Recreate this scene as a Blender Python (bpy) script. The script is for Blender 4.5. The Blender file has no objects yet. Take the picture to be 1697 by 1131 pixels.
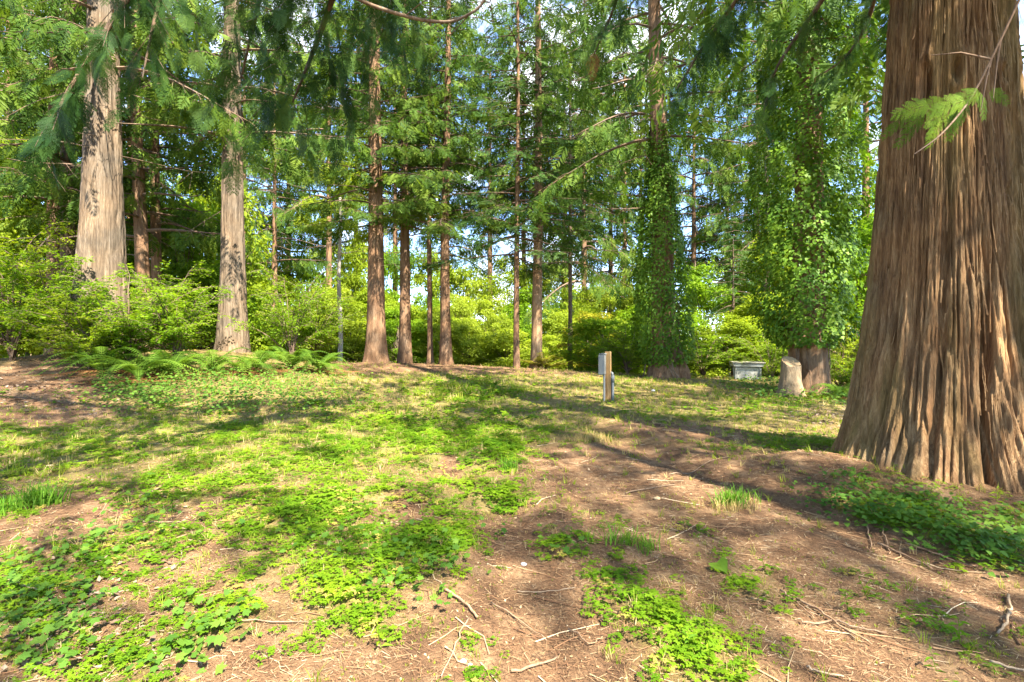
import bpy, math, random
import numpy as np
from mathutils import Vector, Matrix

R = math.radians
rng = np.random.default_rng(7)
random.seed(7)
scene = bpy.context.scene

# ------------------------------------------------------------------ camera, sky, sun, exposure
CAM_Z = 1.4
FPX = 848.5                      # focal length in photo pixels (18 mm on 36 mm)
cam_data = bpy.data.cameras.new('camera')
cam_data.lens = 18.0
cam_data.sensor_width = 36.0
cam_data.clip_start = 0.05
cam_data.clip_end = 3000
cam = bpy.data.objects.new('camera', cam_data)
scene.collection.objects.link(cam)
cam.location = (0, 0, CAM_Z)
cam.rotation_euler = (R(90), 0, 0)
scene.camera = cam

SUN_DIR = Vector((0.36, -0.58, 0.78)).normalized()     # towards the sun: behind the camera, to the right
world = bpy.data.worlds.new('World')
scene.world = world
world.use_nodes = True
wn = world.node_tree.nodes
wl = world.node_tree.links
wn.clear()
w_out = wn.new('ShaderNodeOutputWorld')
w_bg = wn.new('ShaderNodeBackground')
w_sky = wn.new('ShaderNodeTexSky')
w_sky.sky_type = 'NISHITA'
w_sky.sun_disc = False
w_sky.sun_elevation = math.asin(SUN_DIR.z)
w_sky.sun_rotation = math.atan2(SUN_DIR.x, SUN_DIR.y)
w_sky.air_density = 1.0
w_sky.dust_density = 0.1
w_sky.altitude = 2500.0
w_sky.ozone_density = 3.0
w_bg.inputs['Strength'].default_value = 0.135
# broken white cloud over the whole sky
w_tc = wn.new('ShaderNodeTexCoord')
w_noise = wn.new('ShaderNodeTexNoise')
w_noise.inputs['Scale'].default_value = 5.0
w_noise.inputs['Detail'].default_value = 7.0
w_noise.inputs['Roughness'].default_value = 0.6
w_ramp = wn.new('ShaderNodeValToRGB')
w_ramp.color_ramp.elements[0].position = 0.52
w_ramp.color_ramp.elements[1].position = 0.70
w_mix = wn.new('ShaderNodeMixRGB')
w_mix.inputs['Color2'].default_value = (5.6, 5.6, 5.6, 1)
wl.new(w_tc.outputs['Generated'], w_noise.inputs['Vector'])
wl.new(w_noise.outputs['Fac'], w_ramp.inputs['Fac'])
wl.new(w_ramp.outputs['Color'], w_mix.inputs['Fac'])
wl.new(w_sky.outputs['Color'], w_mix.inputs['Color1'])
wl.new(w_mix.outputs['Color'], w_bg.inputs['Color'])
wl.new(w_bg.outputs['Background'], w_out.inputs['Surface'])

sun_data = bpy.data.lights.new('sun', 'SUN')
sun_data.energy = 5.0
sun_data.angle = R(0.55)
sun_data.color = (1.0, 0.93, 0.80)
sun = bpy.data.objects.new('sun', sun_data)
scene.collection.objects.link(sun)
sun.rotation_euler = SUN_DIR.to_track_quat('Z', 'Y').to_euler()
sun.location = SUN_DIR * 60

scene.view_settings.view_transform = 'Standard'
scene.view_settings.look = 'None'
scene.view_settings.gamma = 1.0
scene.view_settings.exposure = 2.38
scene.view_settings.use_curve_mapping = False
scene.render.engine = 'CYCLES'
cy = scene.cycles
cy.max_bounces = 6
cy.diffuse_bounces = 3
cy.glossy_bounces = 2
cy.transmission_bounces = 3
cy.transparent_max_bounces = 4
cy.sample_clamp_indirect = 6.0
cy.caustics_reflective = False
cy.caustics_refractive = False

# ------------------------------------------------------------------ helpers
C = scene.collection


def P(px, py, d):
    """A point of the place seen at a photo pixel, d metres ahead of the camera."""
    return np.array([(px - 848.5) / FPX * d, d, CAM_Z - (py - 565.5) / FPX * d])


def hash01(ix, iy, iz, seed):
    h = (ix.astype(np.int64) * 374761393 + iy.astype(np.int64) * 668265263 + iz.astype(np.int64) * 2147483647 + seed * 1274126177) & 0xFFFFFFFF
    h = ((h ^ (h >> 13)) * 1274126177) & 0xFFFFFFFF
    h = ((h ^ (h >> 15)) * 2246822519) & 0xFFFFFFFF
    h = h ^ (h >> 16)
    return (h & 0xFFFFFF) / float(0xFFFFFF)


def vnoise(x, y, z=0.0, seed=0):
    x, y, z = np.broadcast_arrays(np.asarray(x, float), np.asarray(y, float), np.asarray(z, float))
    xi, yi, zi = np.floor(x), np.floor(y), np.floor(z)
    fx, fy, fz = x - xi, y - yi, z - zi
    fx, fy, fz = fx * fx * (3 - 2 * fx), fy * fy * (3 - 2 * fy), fz * fz * (3 - 2 * fz)
    v = 0
    for a in (0, 1):
        for b in (0, 1):
            for c in (0, 1):
                w = (fx if a else 1 - fx) * (fy if b else 1 - fy) * (fz if c else 1 - fz)
                v = v + w * hash01(xi + a, yi + b, zi + c, seed)
    return v


def fbm(x, y, z=0.0, seed=0, octaves=3):
    v, amp, tot = 0, 1.0, 0
    for o in range(octaves):
        v = v + amp * vnoise(np.asarray(x) * 2 ** o, np.asarray(y) * 2 ** o, np.asarray(z) * 2 ** o, seed + o * 17)
        tot += amp
        amp *= 0.5
    return v / tot


def nrm(v):
    v = np.asarray(v, float)
    return v / np.maximum(np.linalg.norm(v, axis=-1, keepdims=True), 1e-9)


class Buf:
    """Collects vertices, quads, triangles and a random value per vertex into ONE mesh."""
    def __init__(self):
        self.v, self.q, self.t, self.r, self.n = [], [], [], [], 0

    def add(self, V, quads=None, tris=None, rnd=0.5):
        V = np.asarray(V, float).reshape(-1, 3)
        self.v.append(V)
        r = np.empty(len(V)); r[:] = rnd
        self.r.append(r)
        if quads is not None and len(quads):
            self.q.append(np.asarray(quads, np.int64).reshape(-1, 4) + self.n)
        if tris is not None and len(tris):
            self.t.append(np.asarray(tris, np.int64).reshape(-1, 3) + self.n)
        self.n += len(V)

    def inst(self, tmpl, O, X, Y, S, rnd=None):
        """Copies of a template (V, quads, tris); X along, Y across."""
        V, Q, T = tmpl
        O, X, Y = np.asarray(O, float), nrm(X), np.asarray(Y, float)
        if len(O) == 0:
            return
        Z = nrm(np.cross(X, Y)); Y = np.cross(Z, X)
        S = np.broadcast_to(np.asarray(S, float), (len(O),))
        W = (V[None, :, 0:1] * X[:, None, :] + V[None, :, 1:2] * Y[:, None, :] + V[None, :, 2:3] * Z[:, None, :]) * S[:, None, None] + O[:, None, :]
        k = len(V)
        off = (np.arange(len(O)) * k)[:, None, None]
        if rnd is None:
            rnd = rng.random(len(O))
        q = (Q[None] + off).reshape(-1, 4) if len(Q) else None
        t = (T[None] + off).reshape(-1, 3) if len(T) else None
        self.add(W.reshape(-1, 3), q, t, np.repeat(rnd, k))

    def tube(self, pts, radii, sides=5, rnd=0.5, cap=False):
        pts = np.asarray(pts, float)
        n = len(pts)
        radii = np.broadcast_to(np.asarray(radii, float), (n,))
        tan = nrm(np.gradient(pts, axis=0))
        ref = np.array([0, 0, 1.0]) if abs(tan[:, 2]).mean() < 0.8 else np.array([0, 1.0, 0])
        A = nrm(np.cross(tan, ref)); B = np.cross(tan, A)
        th = np.linspace(0, 2 * np.pi, sides, endpoint=False)
        V = pts[:, None] + radii[:, None, None] * (np.cos(th)[None, :, None] * A[:, None] + np.sin(th)[None, :, None] * B[:, None])
        i, j = np.meshgrid(np.arange(n - 1), np.arange(sides), indexing='ij')
        a, b = i * sides + j, i * sides + (j + 1) % sides
        Q = np.stack([a, b, b + sides, a + sides], -1).reshape(-1, 4)
        V = V.reshape(-1, 3)
        T = None
        if cap:
            V = np.vstack([V, pts[0], pts[-1]])
            k = np.arange(sides)
            T = np.vstack([np.stack([(k + 1) % sides, k, np.full(sides, n * sides)], -1),
                           np.stack([(n - 1) * sides + k, (n - 1) * sides + (k + 1) % sides, np.full(sides, n * sides + 1)], -1)])
        self.add(V, Q, T, rnd)

    def mesh(self, name, mat, smooth=False):
        me = bpy.data.meshes.new(name)
        V = np.concatenate(self.v)
        q = np.concatenate(self.q) if self.q else np.zeros((0, 4), np.int64)
        t = np.concatenate(self.t) if self.t else np.zeros((0, 3), np.int64)
        me.vertices.add(len(V))
        me.vertices.foreach_set('co', V.astype(np.float32).ravel())
        loops = np.concatenate([q.ravel(), t.ravel()])
        me.loops.add(len(loops))
        me.loops.foreach_set('vertex_index', loops.astype(np.int32))
        me.polygons.add(len(q) + len(t))
        st = np.concatenate([np.arange(len(q)) * 4, len(q) * 4 + np.arange(len(t)) * 3])
        me.polygons.foreach_set('loop_start', st.astype(np.int32))
        me.polygons.foreach_set('use_smooth', np.full(len(q) + len(t), bool(smooth)))
        at = me.attributes.new('rnd', 'FLOAT', 'POINT')
        at.data.foreach_set('value', np.concatenate(self.r).astype(np.float32))
        me.update(calc_edges=True)
        if mat:
            me.materials.append(mat)
        return me


def obj(name, me, parent=None, loc=None, rz=0.0, sc=None):
    o = bpy.data.objects.new(name, me)
    C.objects.link(o)
    if parent is not None:
        o.parent = parent
    if loc is not None:
        o.location = [float(c) for c in loc]
    o.rotation_euler = (0, 0, rz)
    if sc is not None:
        o.scale = sc if hasattr(sc, '__len__') else (sc, sc, sc)
    return o


def thing(name, label, cat, loc=(0, 0, 0), rz=0.0, group=None):
    o = obj(name, None, None, loc, rz)
    o.empty_display_size = 0.2
    return tag(o, label, cat, group)


def tag(o, label=None, cat=None, group=None, kind=None):
    if label: o['label'] = label
    if cat: o['category'] = cat
    if group: o['group'] = group
    if kind: o['kind'] = kind
    return o


def stuff_part(o):
    o['kind'] = 'stuff'
    return o


# ------------------------------------------------------------------ materials
def node_mat(name):
    m = bpy.data.materials.new(name)
    m.use_nodes = True
    nt = m.node_tree
    b = nt.nodes['Principled BSDF']
    return m, nt, nt.nodes, nt.links, b


def ramp(N, stops):
    r = N.new('ShaderNodeValToRGB')
    e = r.color_ramp.elements
    while len(e) < len(stops):
        e.new(0.5)
    for k, (p, c) in enumerate(stops):
        e[k].position = p
        e[k].color = (*c, 1)
    return r


def leaf_mat(name, c_dark, c_mid, c_light, transl=0.35, tcol=None, rough=0.6, spec=0.12, clump=0.6, dead=None, dead_amt=0.0):
    """Leaf: colour by leaf and by clump; light passes through."""
    m, nt, N, L, b = node_mat(name)
    at = N.new('ShaderNodeAttribute'); at.attribute_name = 'rnd'
    tc = N.new('ShaderNodeTexCoord')
    no = N.new('ShaderNodeTexNoise'); no.inputs['Scale'].default_value = clump; no.inputs['Detail'].default_value = 2
    L.new(tc.outputs['Object'], no.inputs['Vector'])
    ad = N.new('ShaderNodeMath'); ad.operation = 'MULTIPLY_ADD'
    ad.inputs[1].default_value = 0.55
    L.new(at.outputs['Fac'], ad.inputs[0]); 
    mu = N.new('ShaderNodeMath'); mu.operation = 'MULTIPLY_ADD'; mu.inputs[1].default_value = 1.3; mu.inputs[2].default_value = -0.40
    L.new(no.outputs['Fac'], mu.inputs[0]); L.new(mu.outputs[0], ad.inputs[2])
    rp = ramp(N, [(0.1, c_dark), (0.5, c_mid), (0.95, c_light)])
    L.new(ad.outputs[0], rp.inputs['Fac'])
    col = rp.outputs['Color']
    if dead is not None:
        gt = N.new('ShaderNodeMath'); gt.operation = 'LESS_THAN'; gt.inputs[1].default_value = dead_amt
        L.new(at.outputs['Fac'], gt.inputs[0])
        mx = N.new('ShaderNodeMixRGB'); mx.inputs['Color2'].default_value = (*dead, 1)
        L.new(gt.outputs[0], mx.inputs['Fac']); L.new(col, mx.inputs['Color1'])
        col = mx.outputs['Color']
    L.new(col, b.inputs['Base Color'])
    b.inputs['Roughness'].default_value = rough
    b.inputs['Specular IOR Level'].default_value = spec
    tr = N.new('ShaderNodeBsdfTranslucent')
    hs = N.new('ShaderNodeMixRGB'); hs.blend_type = 'MULTIPLY'; hs.inputs['Fac'].default_value = 1
    hs.inputs['Color2'].default_value = (*(tcol or (1.7, 1.6, 0.6)), 1)
    L.new(col, hs.inputs['Color1']); L.new(hs.outputs['Color'], tr.inputs['Color'])
    ms = N.new('ShaderNodeMixShader'); ms.inputs['Fac'].default_value = transl
    out = N['Material Output']
    L.new(b.outputs[0], ms.inputs[1]); L.new(tr.outputs[0], ms.inputs[2]); L.new(ms.outputs[0], out.inputs['Surface'])
    return m


def bark_mat(name, c1, c2, c3, fibre=45.0, stretch=0.07, bump=0.5, moss=None, moss_amt=0.0):
    m, nt, N, L, b = node_mat(name)
    tc = N.new('ShaderNodeTexCoord')
    mp = N.new('ShaderNodeMapping'); mp.inputs['Scale'].default_value = (1, 1, stretch)
    L.new(tc.outputs['Object'], mp.inputs['Vector'])
    n1 = N.new('ShaderNodeTexNoise'); n1.inputs['Scale'].default_value = fibre; n1.inputs['Detail'].default_value = 5; n1.inputs['Roughness'].default_value = 0.65
    n1.inputs['Distortion'].default_value = 0.4
    L.new(mp.outputs[0], n1.inputs['Vector'])
    n2 = N.new('ShaderNodeTexNoise'); n2.inputs['Scale'].default_value = fibre * 0.22; n2.inputs['Detail'].default_value = 3
    L.new(mp.outputs[0], n2.inputs['Vector'])
    n3 = N.new('ShaderNodeTexNoise'); n3.inputs['Scale'].default_value = 1.4; n3.inputs['Detail'].default_value = 4
    L.new(tc.outputs['Object'], n3.inputs['Vector'])
    mi = N.new('ShaderNodeMath'); mi.operation = 'MULTIPLY_ADD'; mi.inputs[1].default_value = 0.55
    mj = N.new('ShaderNodeMath'); mj.operation = 'MULTIPLY'; mj.inputs[1].default_value = 0.5
    L.new(n2.outputs['Fac'], mj.inputs[0]); L.new(n1.outputs['Fac'], mi.inputs[0]); L.new(mj.outputs[0], mi.inputs[2])
    n5 = N.new('ShaderNodeTexNoise'); n5.inputs['Scale'].default_value = fibre * 3.2; n5.inputs['Detail'].default_value = 3
    L.new(mp.outputs[0], n5.inputs['Vector'])
    mk5 = N.new('ShaderNodeMath'); mk5.operation = 'MULTIPLY_ADD'; mk5.inputs[1].default_value = 0.30; mk5.inputs[2].default_value = -0.15
    L.new(n5.outputs['Fac'], mk5.inputs[0])
    ms5 = N.new('ShaderNodeMath'); ms5.operation = 'ADD'
    L.new(mi.outputs[0], ms5.inputs[0]); L.new(mk5.outputs[0], ms5.inputs[1])
    mi = ms5
    rp = ramp(N, [(0.33, c1), (0.52, c2), (0.72, c3)])
    L.new(mi.outputs[0], rp.inputs['Fac'])
    col = rp.outputs['Color']
    # large patches of weathering
    hv = N.new('ShaderNodeMixRGB'); hv.blend_type = 'MULTIPLY'
    rp3 = ramp(N, [(0.35, (0.78, 0.82, 0.85)), (0.65, (1.15, 1.05, 0.92))])
    L.new(n3.outputs['Fac'], rp3.inputs['Fac'])
    hv.inputs['Fac'].default_value = 0.9
    L.new(col, hv.inputs['Color1']); L.new(rp3.outputs['Color'], hv.inputs['Color2'])
    col = hv.outputs['Color']
    if moss is not None:
        n4 = N.new('ShaderNodeTexNoise'); n4.inputs['Scale'].default_value = 2.3; n4.inputs['Detail'].default_value = 6
        L.new(mp.outputs[0], n4.inputs['Vector'])
        rm = ramp(N, [(0.48, (0, 0, 0)), (0.68, (moss_amt,) * 3)])
        L.new(n4.outputs['Fac'], rm.inputs['Fac'])
        mx = N.new('ShaderNodeMixRGB'); mx.inputs['Color2'].default_value = (*moss, 1)
        L.new(rm.outputs['Color'], mx.inputs['Fac']); L.new(col, mx.inputs['Color1'])
        col = mx.outputs['Color']
    L.new(col, b.inputs['Base Color'])
    b.inputs['Roughness'].default_value = 0.85
    b.inputs['Specular IOR Level'].default_value = 0.2
    bp = N.new('ShaderNodeBump'); bp.inputs['Strength'].default_value = bump; bp.inputs['Distance'].default_value = 0.03
    L.new(mi.outputs[0], bp.inputs['Height']); L.new(bp.outputs[0], b.inputs['Normal'])
    return m


def plain_mat(name, c, rough=0.6, var=0.15, scale=12, spec=0.3, bump=0.0, c_stain=None, stain=0.0):
    m, nt, N, L, b = node_mat(name)
    tc = N.new('ShaderNodeTexCoord')
    no = N.new('ShaderNodeTexNoise'); no.inputs['Scale'].default_value = scale; no.inputs['Detail'].default_value = 5
    L.new(tc.outputs['Object'], no.inputs['Vector'])
    rp = ramp(N, [(0.3, tuple(x * (1 - var) for x in c)), (0.7, tuple(min(1, x * (1 + var)) for x in c))])
    L.new(no.outputs['Fac'], rp.inputs['Fac'])
    col = rp.outputs['Color']
    if c_stain is not None:
        n2 = N.new('ShaderNodeTexNoise'); n2.inputs['Scale'].default_value = scale * 0.4; n2.inputs['Detail'].default_value = 6
        L.new(tc.outputs['Object'], n2.inputs['Vector'])
        rm = ramp(N, [(0.45, (0, 0, 0)), (0.7, (stain,) * 3)])
        L.new(n2.outputs['Fac'], rm.inputs['Fac'])
        mx = N.new('ShaderNodeMixRGB'); mx.inputs['Color2'].default_value = (*c_stain, 1)
        L.new(rm.outputs['Color'], mx.inputs['Fac']); L.new(col, mx.inputs['Color1']); col = mx.outputs['Color']
    L.new(col, b.inputs['Base Color'])
    b.inputs['Roughness'].default_value = rough
    b.inputs['Specular IOR Level'].default_value = spec
    if bump:
        bp = N.new('ShaderNodeBump'); bp.inputs['Strength'].default_value = bump; bp.inputs['Distance'].default_value = 0.02
        L.new(no.outputs['Fac'], bp.inputs['Height']); L.new(bp.outputs[0], b.inputs['Normal'])
    return m


def rnd_mat(name, stops, rough=0.8, transl=0.0):
    """Colour picked per piece from a list (needles, sticks, chips)."""
    m, nt, N, L, b = node_mat(name)
    at = N.new('ShaderNodeAttribute'); at.attribute_name = 'rnd'
    rp = ramp(N, stops)
    L.new(at.outputs['Fac'], rp.inputs['Fac'])
    L.new(rp.outputs['Color'], b.inputs['Base Color'])
    b.inputs['Roughness'].default_value = rough
    b.inputs['Specular IOR Level'].default_value = 0.25
    return m


M = {}
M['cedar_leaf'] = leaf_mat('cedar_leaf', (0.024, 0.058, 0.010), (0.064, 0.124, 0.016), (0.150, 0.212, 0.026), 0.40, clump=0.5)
M['cedar_leaf_backlit'] = leaf_mat('cedar_leaf_backlit', (0.012, 0.036, 0.009), (0.030, 0.074, 0.014), (0.080, 0.140, 0.026), 0.28, clump=1.6,  # near boughs: their backlit darkness is put into the leaf colour
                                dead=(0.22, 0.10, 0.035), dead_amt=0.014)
M['fir_leaf'] = leaf_mat('fir_leaf', (0.018, 0.050, 0.014), (0.040, 0.092, 0.020), (0.090, 0.150, 0.028), 0.28, clump=0.5)
M['maple_leaf'] = leaf_mat('maple_leaf', (0.110, 0.170, 0.012), (0.200, 0.275, 0.018), (0.310, 0.370, 0.035), 0.52, clump=0.35)
M['lime_leaf'] = leaf_mat('lime_leaf', (0.140, 0.200, 0.016), (0.245, 0.315, 0.030), (0.370, 0.420, 0.070), 0.52, clump=0.4)
M['gold_leaf'] = leaf_mat('gold_leaf', (0.170, 0.180, 0.015), (0.290, 0.290, 0.025), (0.400, 0.370, 0.050), 0.45, clump=0.6)
M['shrub_leaf'] = leaf_mat('shrub_leaf', (0.080, 0.160, 0.010), (0.150, 0.255, 0.015), (0.250, 0.350, 0.024), 0.5, clump=0.9)
M['ivy_leaf'] = leaf_mat('ivy_leaf', (0.045, 0.110, 0.010), (0.100, 0.195, 0.015), (0.190, 0.290, 0.028), 0.34, rough=0.5, spec=0.22, clump=1.0)
M['fern_leaf'] = leaf_mat('fern_leaf', (0.050, 0.110, 0.012), (0.100, 0.185, 0.018), (0.185, 0.270, 0.030), 0.38, clump=1.2)
M['fern_dead'] = leaf_mat('fern_dead', (0.10, 0.045, 0.018), (0.19, 0.085, 0.03), (0.30, 0.16, 0.06), 0.25, tcol=(1.2, 1.0, 0.7))
M['herb_leaf'] = leaf_mat('herb_leaf', (0.058, 0.140, 0.006), (0.118, 0.222, 0.009), (0.215, 0.320, 0.015), 0.42, clump=1.3, dead=(0.36, 0.31, 0.07), dead_amt=0.05)
M['broad_leaf'] = leaf_mat('broad_leaf', (0.042, 0.105, 0.014), (0.080, 0.165, 0.020), (0.145, 0.235, 0.030), 0.33, clump=1.5)
M['grass_blade'] = leaf_mat('grass_blade', (0.095, 0.165, 0.010), (0.190, 0.250, 0.018), (0.330, 0.330, 0.060), 0.38, clump=0.9,
                            dead=(0.42, 0.32, 0.15), dead_amt=0.30)
M['bark_big'] = bark_mat('bark_big', (0.068, 0.034, 0.016), (0.190, 0.106, 0.048), (0.370, 0.240, 0.122), 48, 0.08, 1.0,
                         moss=(0.17, 0.15, 0.04), moss_amt=0.4)
M['bark_grey'] = bark_mat('bark_grey', (0.055, 0.038, 0.025), (0.135, 0.100, 0.068), (0.265, 0.208, 0.150), 24, 0.09, 1.0)
M['bark_red'] = bark_mat('bark_red', (0.085, 0.046, 0.027), (0.185, 0.108, 0.062), (0.310, 0.205, 0.125), 26, 0.16, 0.9)
M['bark_tan'] = bark_mat('bark_tan', (0.12, 0.07, 0.04), (0.26, 0.165, 0.095), (0.42, 0.30, 0.19), 26, 0.12, 0.9)
M['bark_stump'] = bark_mat('bark_stump', (0.12, 0.08, 0.05), (0.25, 0.18, 0.11), (0.38, 0.29, 0.18), 26, 0.2, 0.9)
M['bark_pale'] = bark_mat('bark_pale', (0.24, 0.21, 0.17), (0.42, 0.38, 0.32), (0.58, 0.54, 0.47), 22, 0.5, 0.3)
M['twig'] = bark_mat('twig', (0.07, 0.045, 0.03), (0.14, 0.095, 0.065), (0.24, 0.18, 0.13), 20, 0.5, 0.2)
M['stick'] = bark_mat('stick', (0.13, 0.08, 0.05), (0.24, 0.16, 0.10), (0.38, 0.28, 0.19), 60, 0.5, 0.4)
M['stick_pale'] = bark_mat('stick_pale', (0.17, 0.125, 0.08), (0.27, 0.205, 0.14), (0.39, 0.315, 0.225), 60, 0.5, 0.3)
M['litter'] = rnd_mat('litter', [(0.0, (0.060, 0.034, 0.020)), (0.25, (0.150, 0.075, 0.036)), (0.5, (0.260, 0.135, 0.065)),
                                 (0.72, (0.36, 0.24, 0.12)), (0.9, (0.42, 0.31, 0.18)), (1.0, (0.50, 0.41, 0.27))])
M['dead_leaf'] = rnd_mat('dead_leaf', [(0.0, (0.09, 0.055, 0.035)), (0.5, (0.18, 0.12, 0.075)), (1.0, (0.28, 0.21, 0.15))])

# ------------------------------------------------------------------ ground
# control points of the terrain (x, y, height)
CP = np.array([
    (-60, -40, 0.2), (0, -40, 0.1), (60, -40, 0.2), (-25, -10, 0.2), (25, -10, 0.1), (0, -8, 0.0), (-8, 0, 0.0), (8, 0, 0.0), (0, 0, 0.0), (-4, 3, 0.0), (4, 3, -0.02),
    (0, 4, 0), (-3, 6, 0.0), (3, 6, 0.0), (6, 6, 0.0), (9, 6, 0.05), (0, 8, 0.0), (-6, 7, 0.02), (-8.5, 8.6, 0.06), (-12, 8.5, 0.45), (-14, 10, 0.9),
    (-10.5, 11, 0.75), (-6.3, 10.2, 0.06), (-7.3, 12, 0.72), (-9.3, 17.3, 1.5), (-9.9, 16, 1.4), (-8.5, 16.2, 1.3), (-8.6, 14, 1.05), (-11.5, 14, 1.3), (-9.3, 17, 1.1), (-14, 19, 1.15), (-18, 16, 1.2), (-6.3, 14.2, 0.32), (-5.2, 16.5, 0.25),
    (-7.0, 17, 0.75), (-7, 20, 0.75), (-3, 12, 0.02), (1, 12, 0.0), (2.2, 12.1, 0.0), (5, 12, 0.0), (8, 14, 0.0), (8.1, 14, 0.0), (12, 14, 0.0), (-4, 16, 0.14), (0, 16, 0.16), (4, 16, 0.10),
    (-5.2, 20, 0.42), (-4.3, 21, 0.48), (-3.3, 22, 0.52), (-2.7, 21.5, 0.56), (-1, 20.5, 0.46), (0.2, 20.5, 0.42), (1.0, 21.3, 0.40), (3, 20.5, 0.24), (5.3, 18, 0.38), (8, 19, 0.12), (9, 19.5, 0.10),
    (12, 18, 0.1), (16, 16, 0.1), (-5, 26, -0.2), (0, 26, -0.3), (6, 25, -0.2), (-10, 28, 0.2), (12, 27, -0.3), (-22, 28, 0.6), (24, 26, 0.0),
    (0, 34, -1.3), (-15, 36, -0.6), (15, 36, -1.2), (40, 40, -1), (-40, 40, 0), (0, 60, -2), (-60, 80, -1.5), (60, 80, -2), (0, 160, -2)], float)


def ground_h(x, y):
    x = np.atleast_1d(np.asarray(x, float)); y = np.atleast_1d(np.asarray(y, float))
    num = np.zeros(x.shape); den = np.zeros(x.shape)
    for cx, cy_, ch in CP:
        d2 = (x - cx) ** 2 + (y - cy_) ** 2
        s = 1.1 + 0.055 * math.hypot(cx, cy_) + (8 if abs(cx) + abs(cy_) > 44 else 0)
        w = np.exp(-d2 / (2 * s * s)) + 1e-7 / (1 + d2)
        num += w * ch; den += w
    return num / den


# wheel ruts and low humps, in world metres: (points, half width, depth)
RUTS = [(np.array([(0.1, 1.2), (0.15, 2.7), (0.0, 3.9), (-0.7, 5.6), (-0.85, 8.0), (-0.3, 11)]), 0.26, 0.045),
        (np.array([(3.9, 2.0), (2.85, 2.9), (2.55, 4.1), (1.75, 6.5), (1.2, 9.0)]), 0.30, 0.055)]
HUMPS = [(4.78, 5.62, 1.45, 0.10), (-1.25, 4.6, 0.5, 0.07), (-0.95, 3.0, 0.40, 0.08), (-0.35, 6.3, 0.5, 0.08), (0.9, 2.4, 0.35, 0.04), (3.7, 5.2, 0.7, 0.09), (3.2, 5.7, 0.4, 0.10),
         (-3.5, 21.8, 2.2, 0.06), (-5.2, 20.2, 1.0, 0.10), (0.9, 7.5, 0.6, 0.05), (2.4, 7.6, 0.8, 0.05), (-2.6, 3.6, 0.5, 0.04)]


def seg_dist(x, y, pts):
    best = np.full(x.shape, 1e9)
    for a, b in zip(pts[:-1], pts[1:]):
        ab = b - a
        t = np.clip(((x - a[0]) * ab[0] + (y - a[1]) * ab[1]) / (ab @ ab), 0, 1)
        best = np.minimum(best, np.hypot(x - a[0] - t * ab[0], y - a[1] - t * ab[1]))
    return best


def H(x, y):
    x = np.atleast_1d(np.asarray(x, float)); y = np.atleast_1d(np.asarray(y, float))
    h = ground_h(x, y)
    for pts, w, dep in RUTS:
        d = seg_dist(x, y, pts)
        h = h - dep * np.exp(-(d / w) ** 2) + 0.5 * dep * np.exp(-((d - 1.7 * w) / (0.7 * w)) ** 2)
    for hx, hy, s, a in HUMPS:
        h = h + a * np.exp(-((x - hx) ** 2 + (y - hy) ** 2) / (s * s))
    fade = np.clip(1.4 - np.hypot(x, y - 6) / 40, 0.15, 1)
    h = h + fade * (0.06 * (fbm(x * 0.9, y * 0.9, 0, 3) - 0.5) + 0.055 * (fbm(x * 4.5, y * 4.5, 0, 9) - 0.5))
    return h


def h1(x, y):
    return float(H(x, y)[0])


def G(px, py):
    """Ground point under a photo pixel (walk along the ray until it meets the terrain)."""
    d = np.linspace(1.5, 60, 3000)
    x = (px - 848.5) / FPX * d
    z = CAM_Z - (py - 565.5) / FPX * d
    below = z < H(x, d)
    k = int(np.argmax(below)) if below.any() else len(d) - 1
    return np.array([x[k], d[k], h1(x[k], d[k])])


def topix(x, y, z):
    return 848.5 + x / y * FPX, 565.5 + (CAM_Z - z) / y * FPX


def blobs(px, py, L_, pw=1.6):
    v = np.zeros(px.shape)
    for cx, cy_, rx, ry, rot, w in L_:
        c, s = math.cos(R(rot)), math.sin(R(rot))
        dx, dy = px - cx, py - cy_
        u, t = (dx * c + dy * s) / rx, (-dx * s + dy * c) / ry
        v = np.maximum(v, w * np.exp(-(u * u + t * t) ** pw))
    return v


HERB = [(575, 985, 95, 75, -20, 1), (600, 1035, 70, 40, 0, 1), (690, 925, 95, 55, -25, 0.9), (520, 845, 140, 42, -8, 1), (440, 870, 90, 30, 0, 0.7), (700, 735, 60, 50, 0, 0.9), (810, 745, 100, 55, 10, 1),
        (735, 880, 62, 85, 20, 0.85), (825, 825, 60, 40, 0, 0.95), (560, 750, 90, 25, -10, 0.9), (640, 705, 120, 22, 0, 0.7), (1110, 1050, 150, 50, 32, 0.95), (1160, 1110, 110, 45, 20, 0.9),
        (930, 905, 50, 28, 0, 0.7), (200, 915, 170, 45, -18, 0.55), (320, 1060, 150, 50, -25, 0.85), (240, 1110, 160, 40, 0, 0.65), (60, 1010, 110, 90, 0, 0.5), (460, 930, 100, 35, -20, 0.8),
        (350, 790, 220, 40, -10, 0.55), (120, 750, 180, 40, 0, 0.45), (1480, 855, 130, 40, 8, 0.9), (1620, 900, 120, 45, 8, 0.8), (1250, 970, 80, 30, 25, 0.5), (1600, 1060, 110, 35, 20, 0.5), (1290, 735, 110, 18, 0, 0.5),
        (1350, 740, 60, 14, 0, 0.6), (400, 720, 220, 25, 0, 0.5), (880, 720, 60, 20, 0, 0.5), (780, 650, 100, 22, 0, 0.8), (1130, 690, 150, 18, 0, 0.4), (1310, 665, 90, 10, 0, 0.6), (1040, 640, 60, 10, 0, .3), (1130, 620, 40, 8, 0, .6)]
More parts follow.
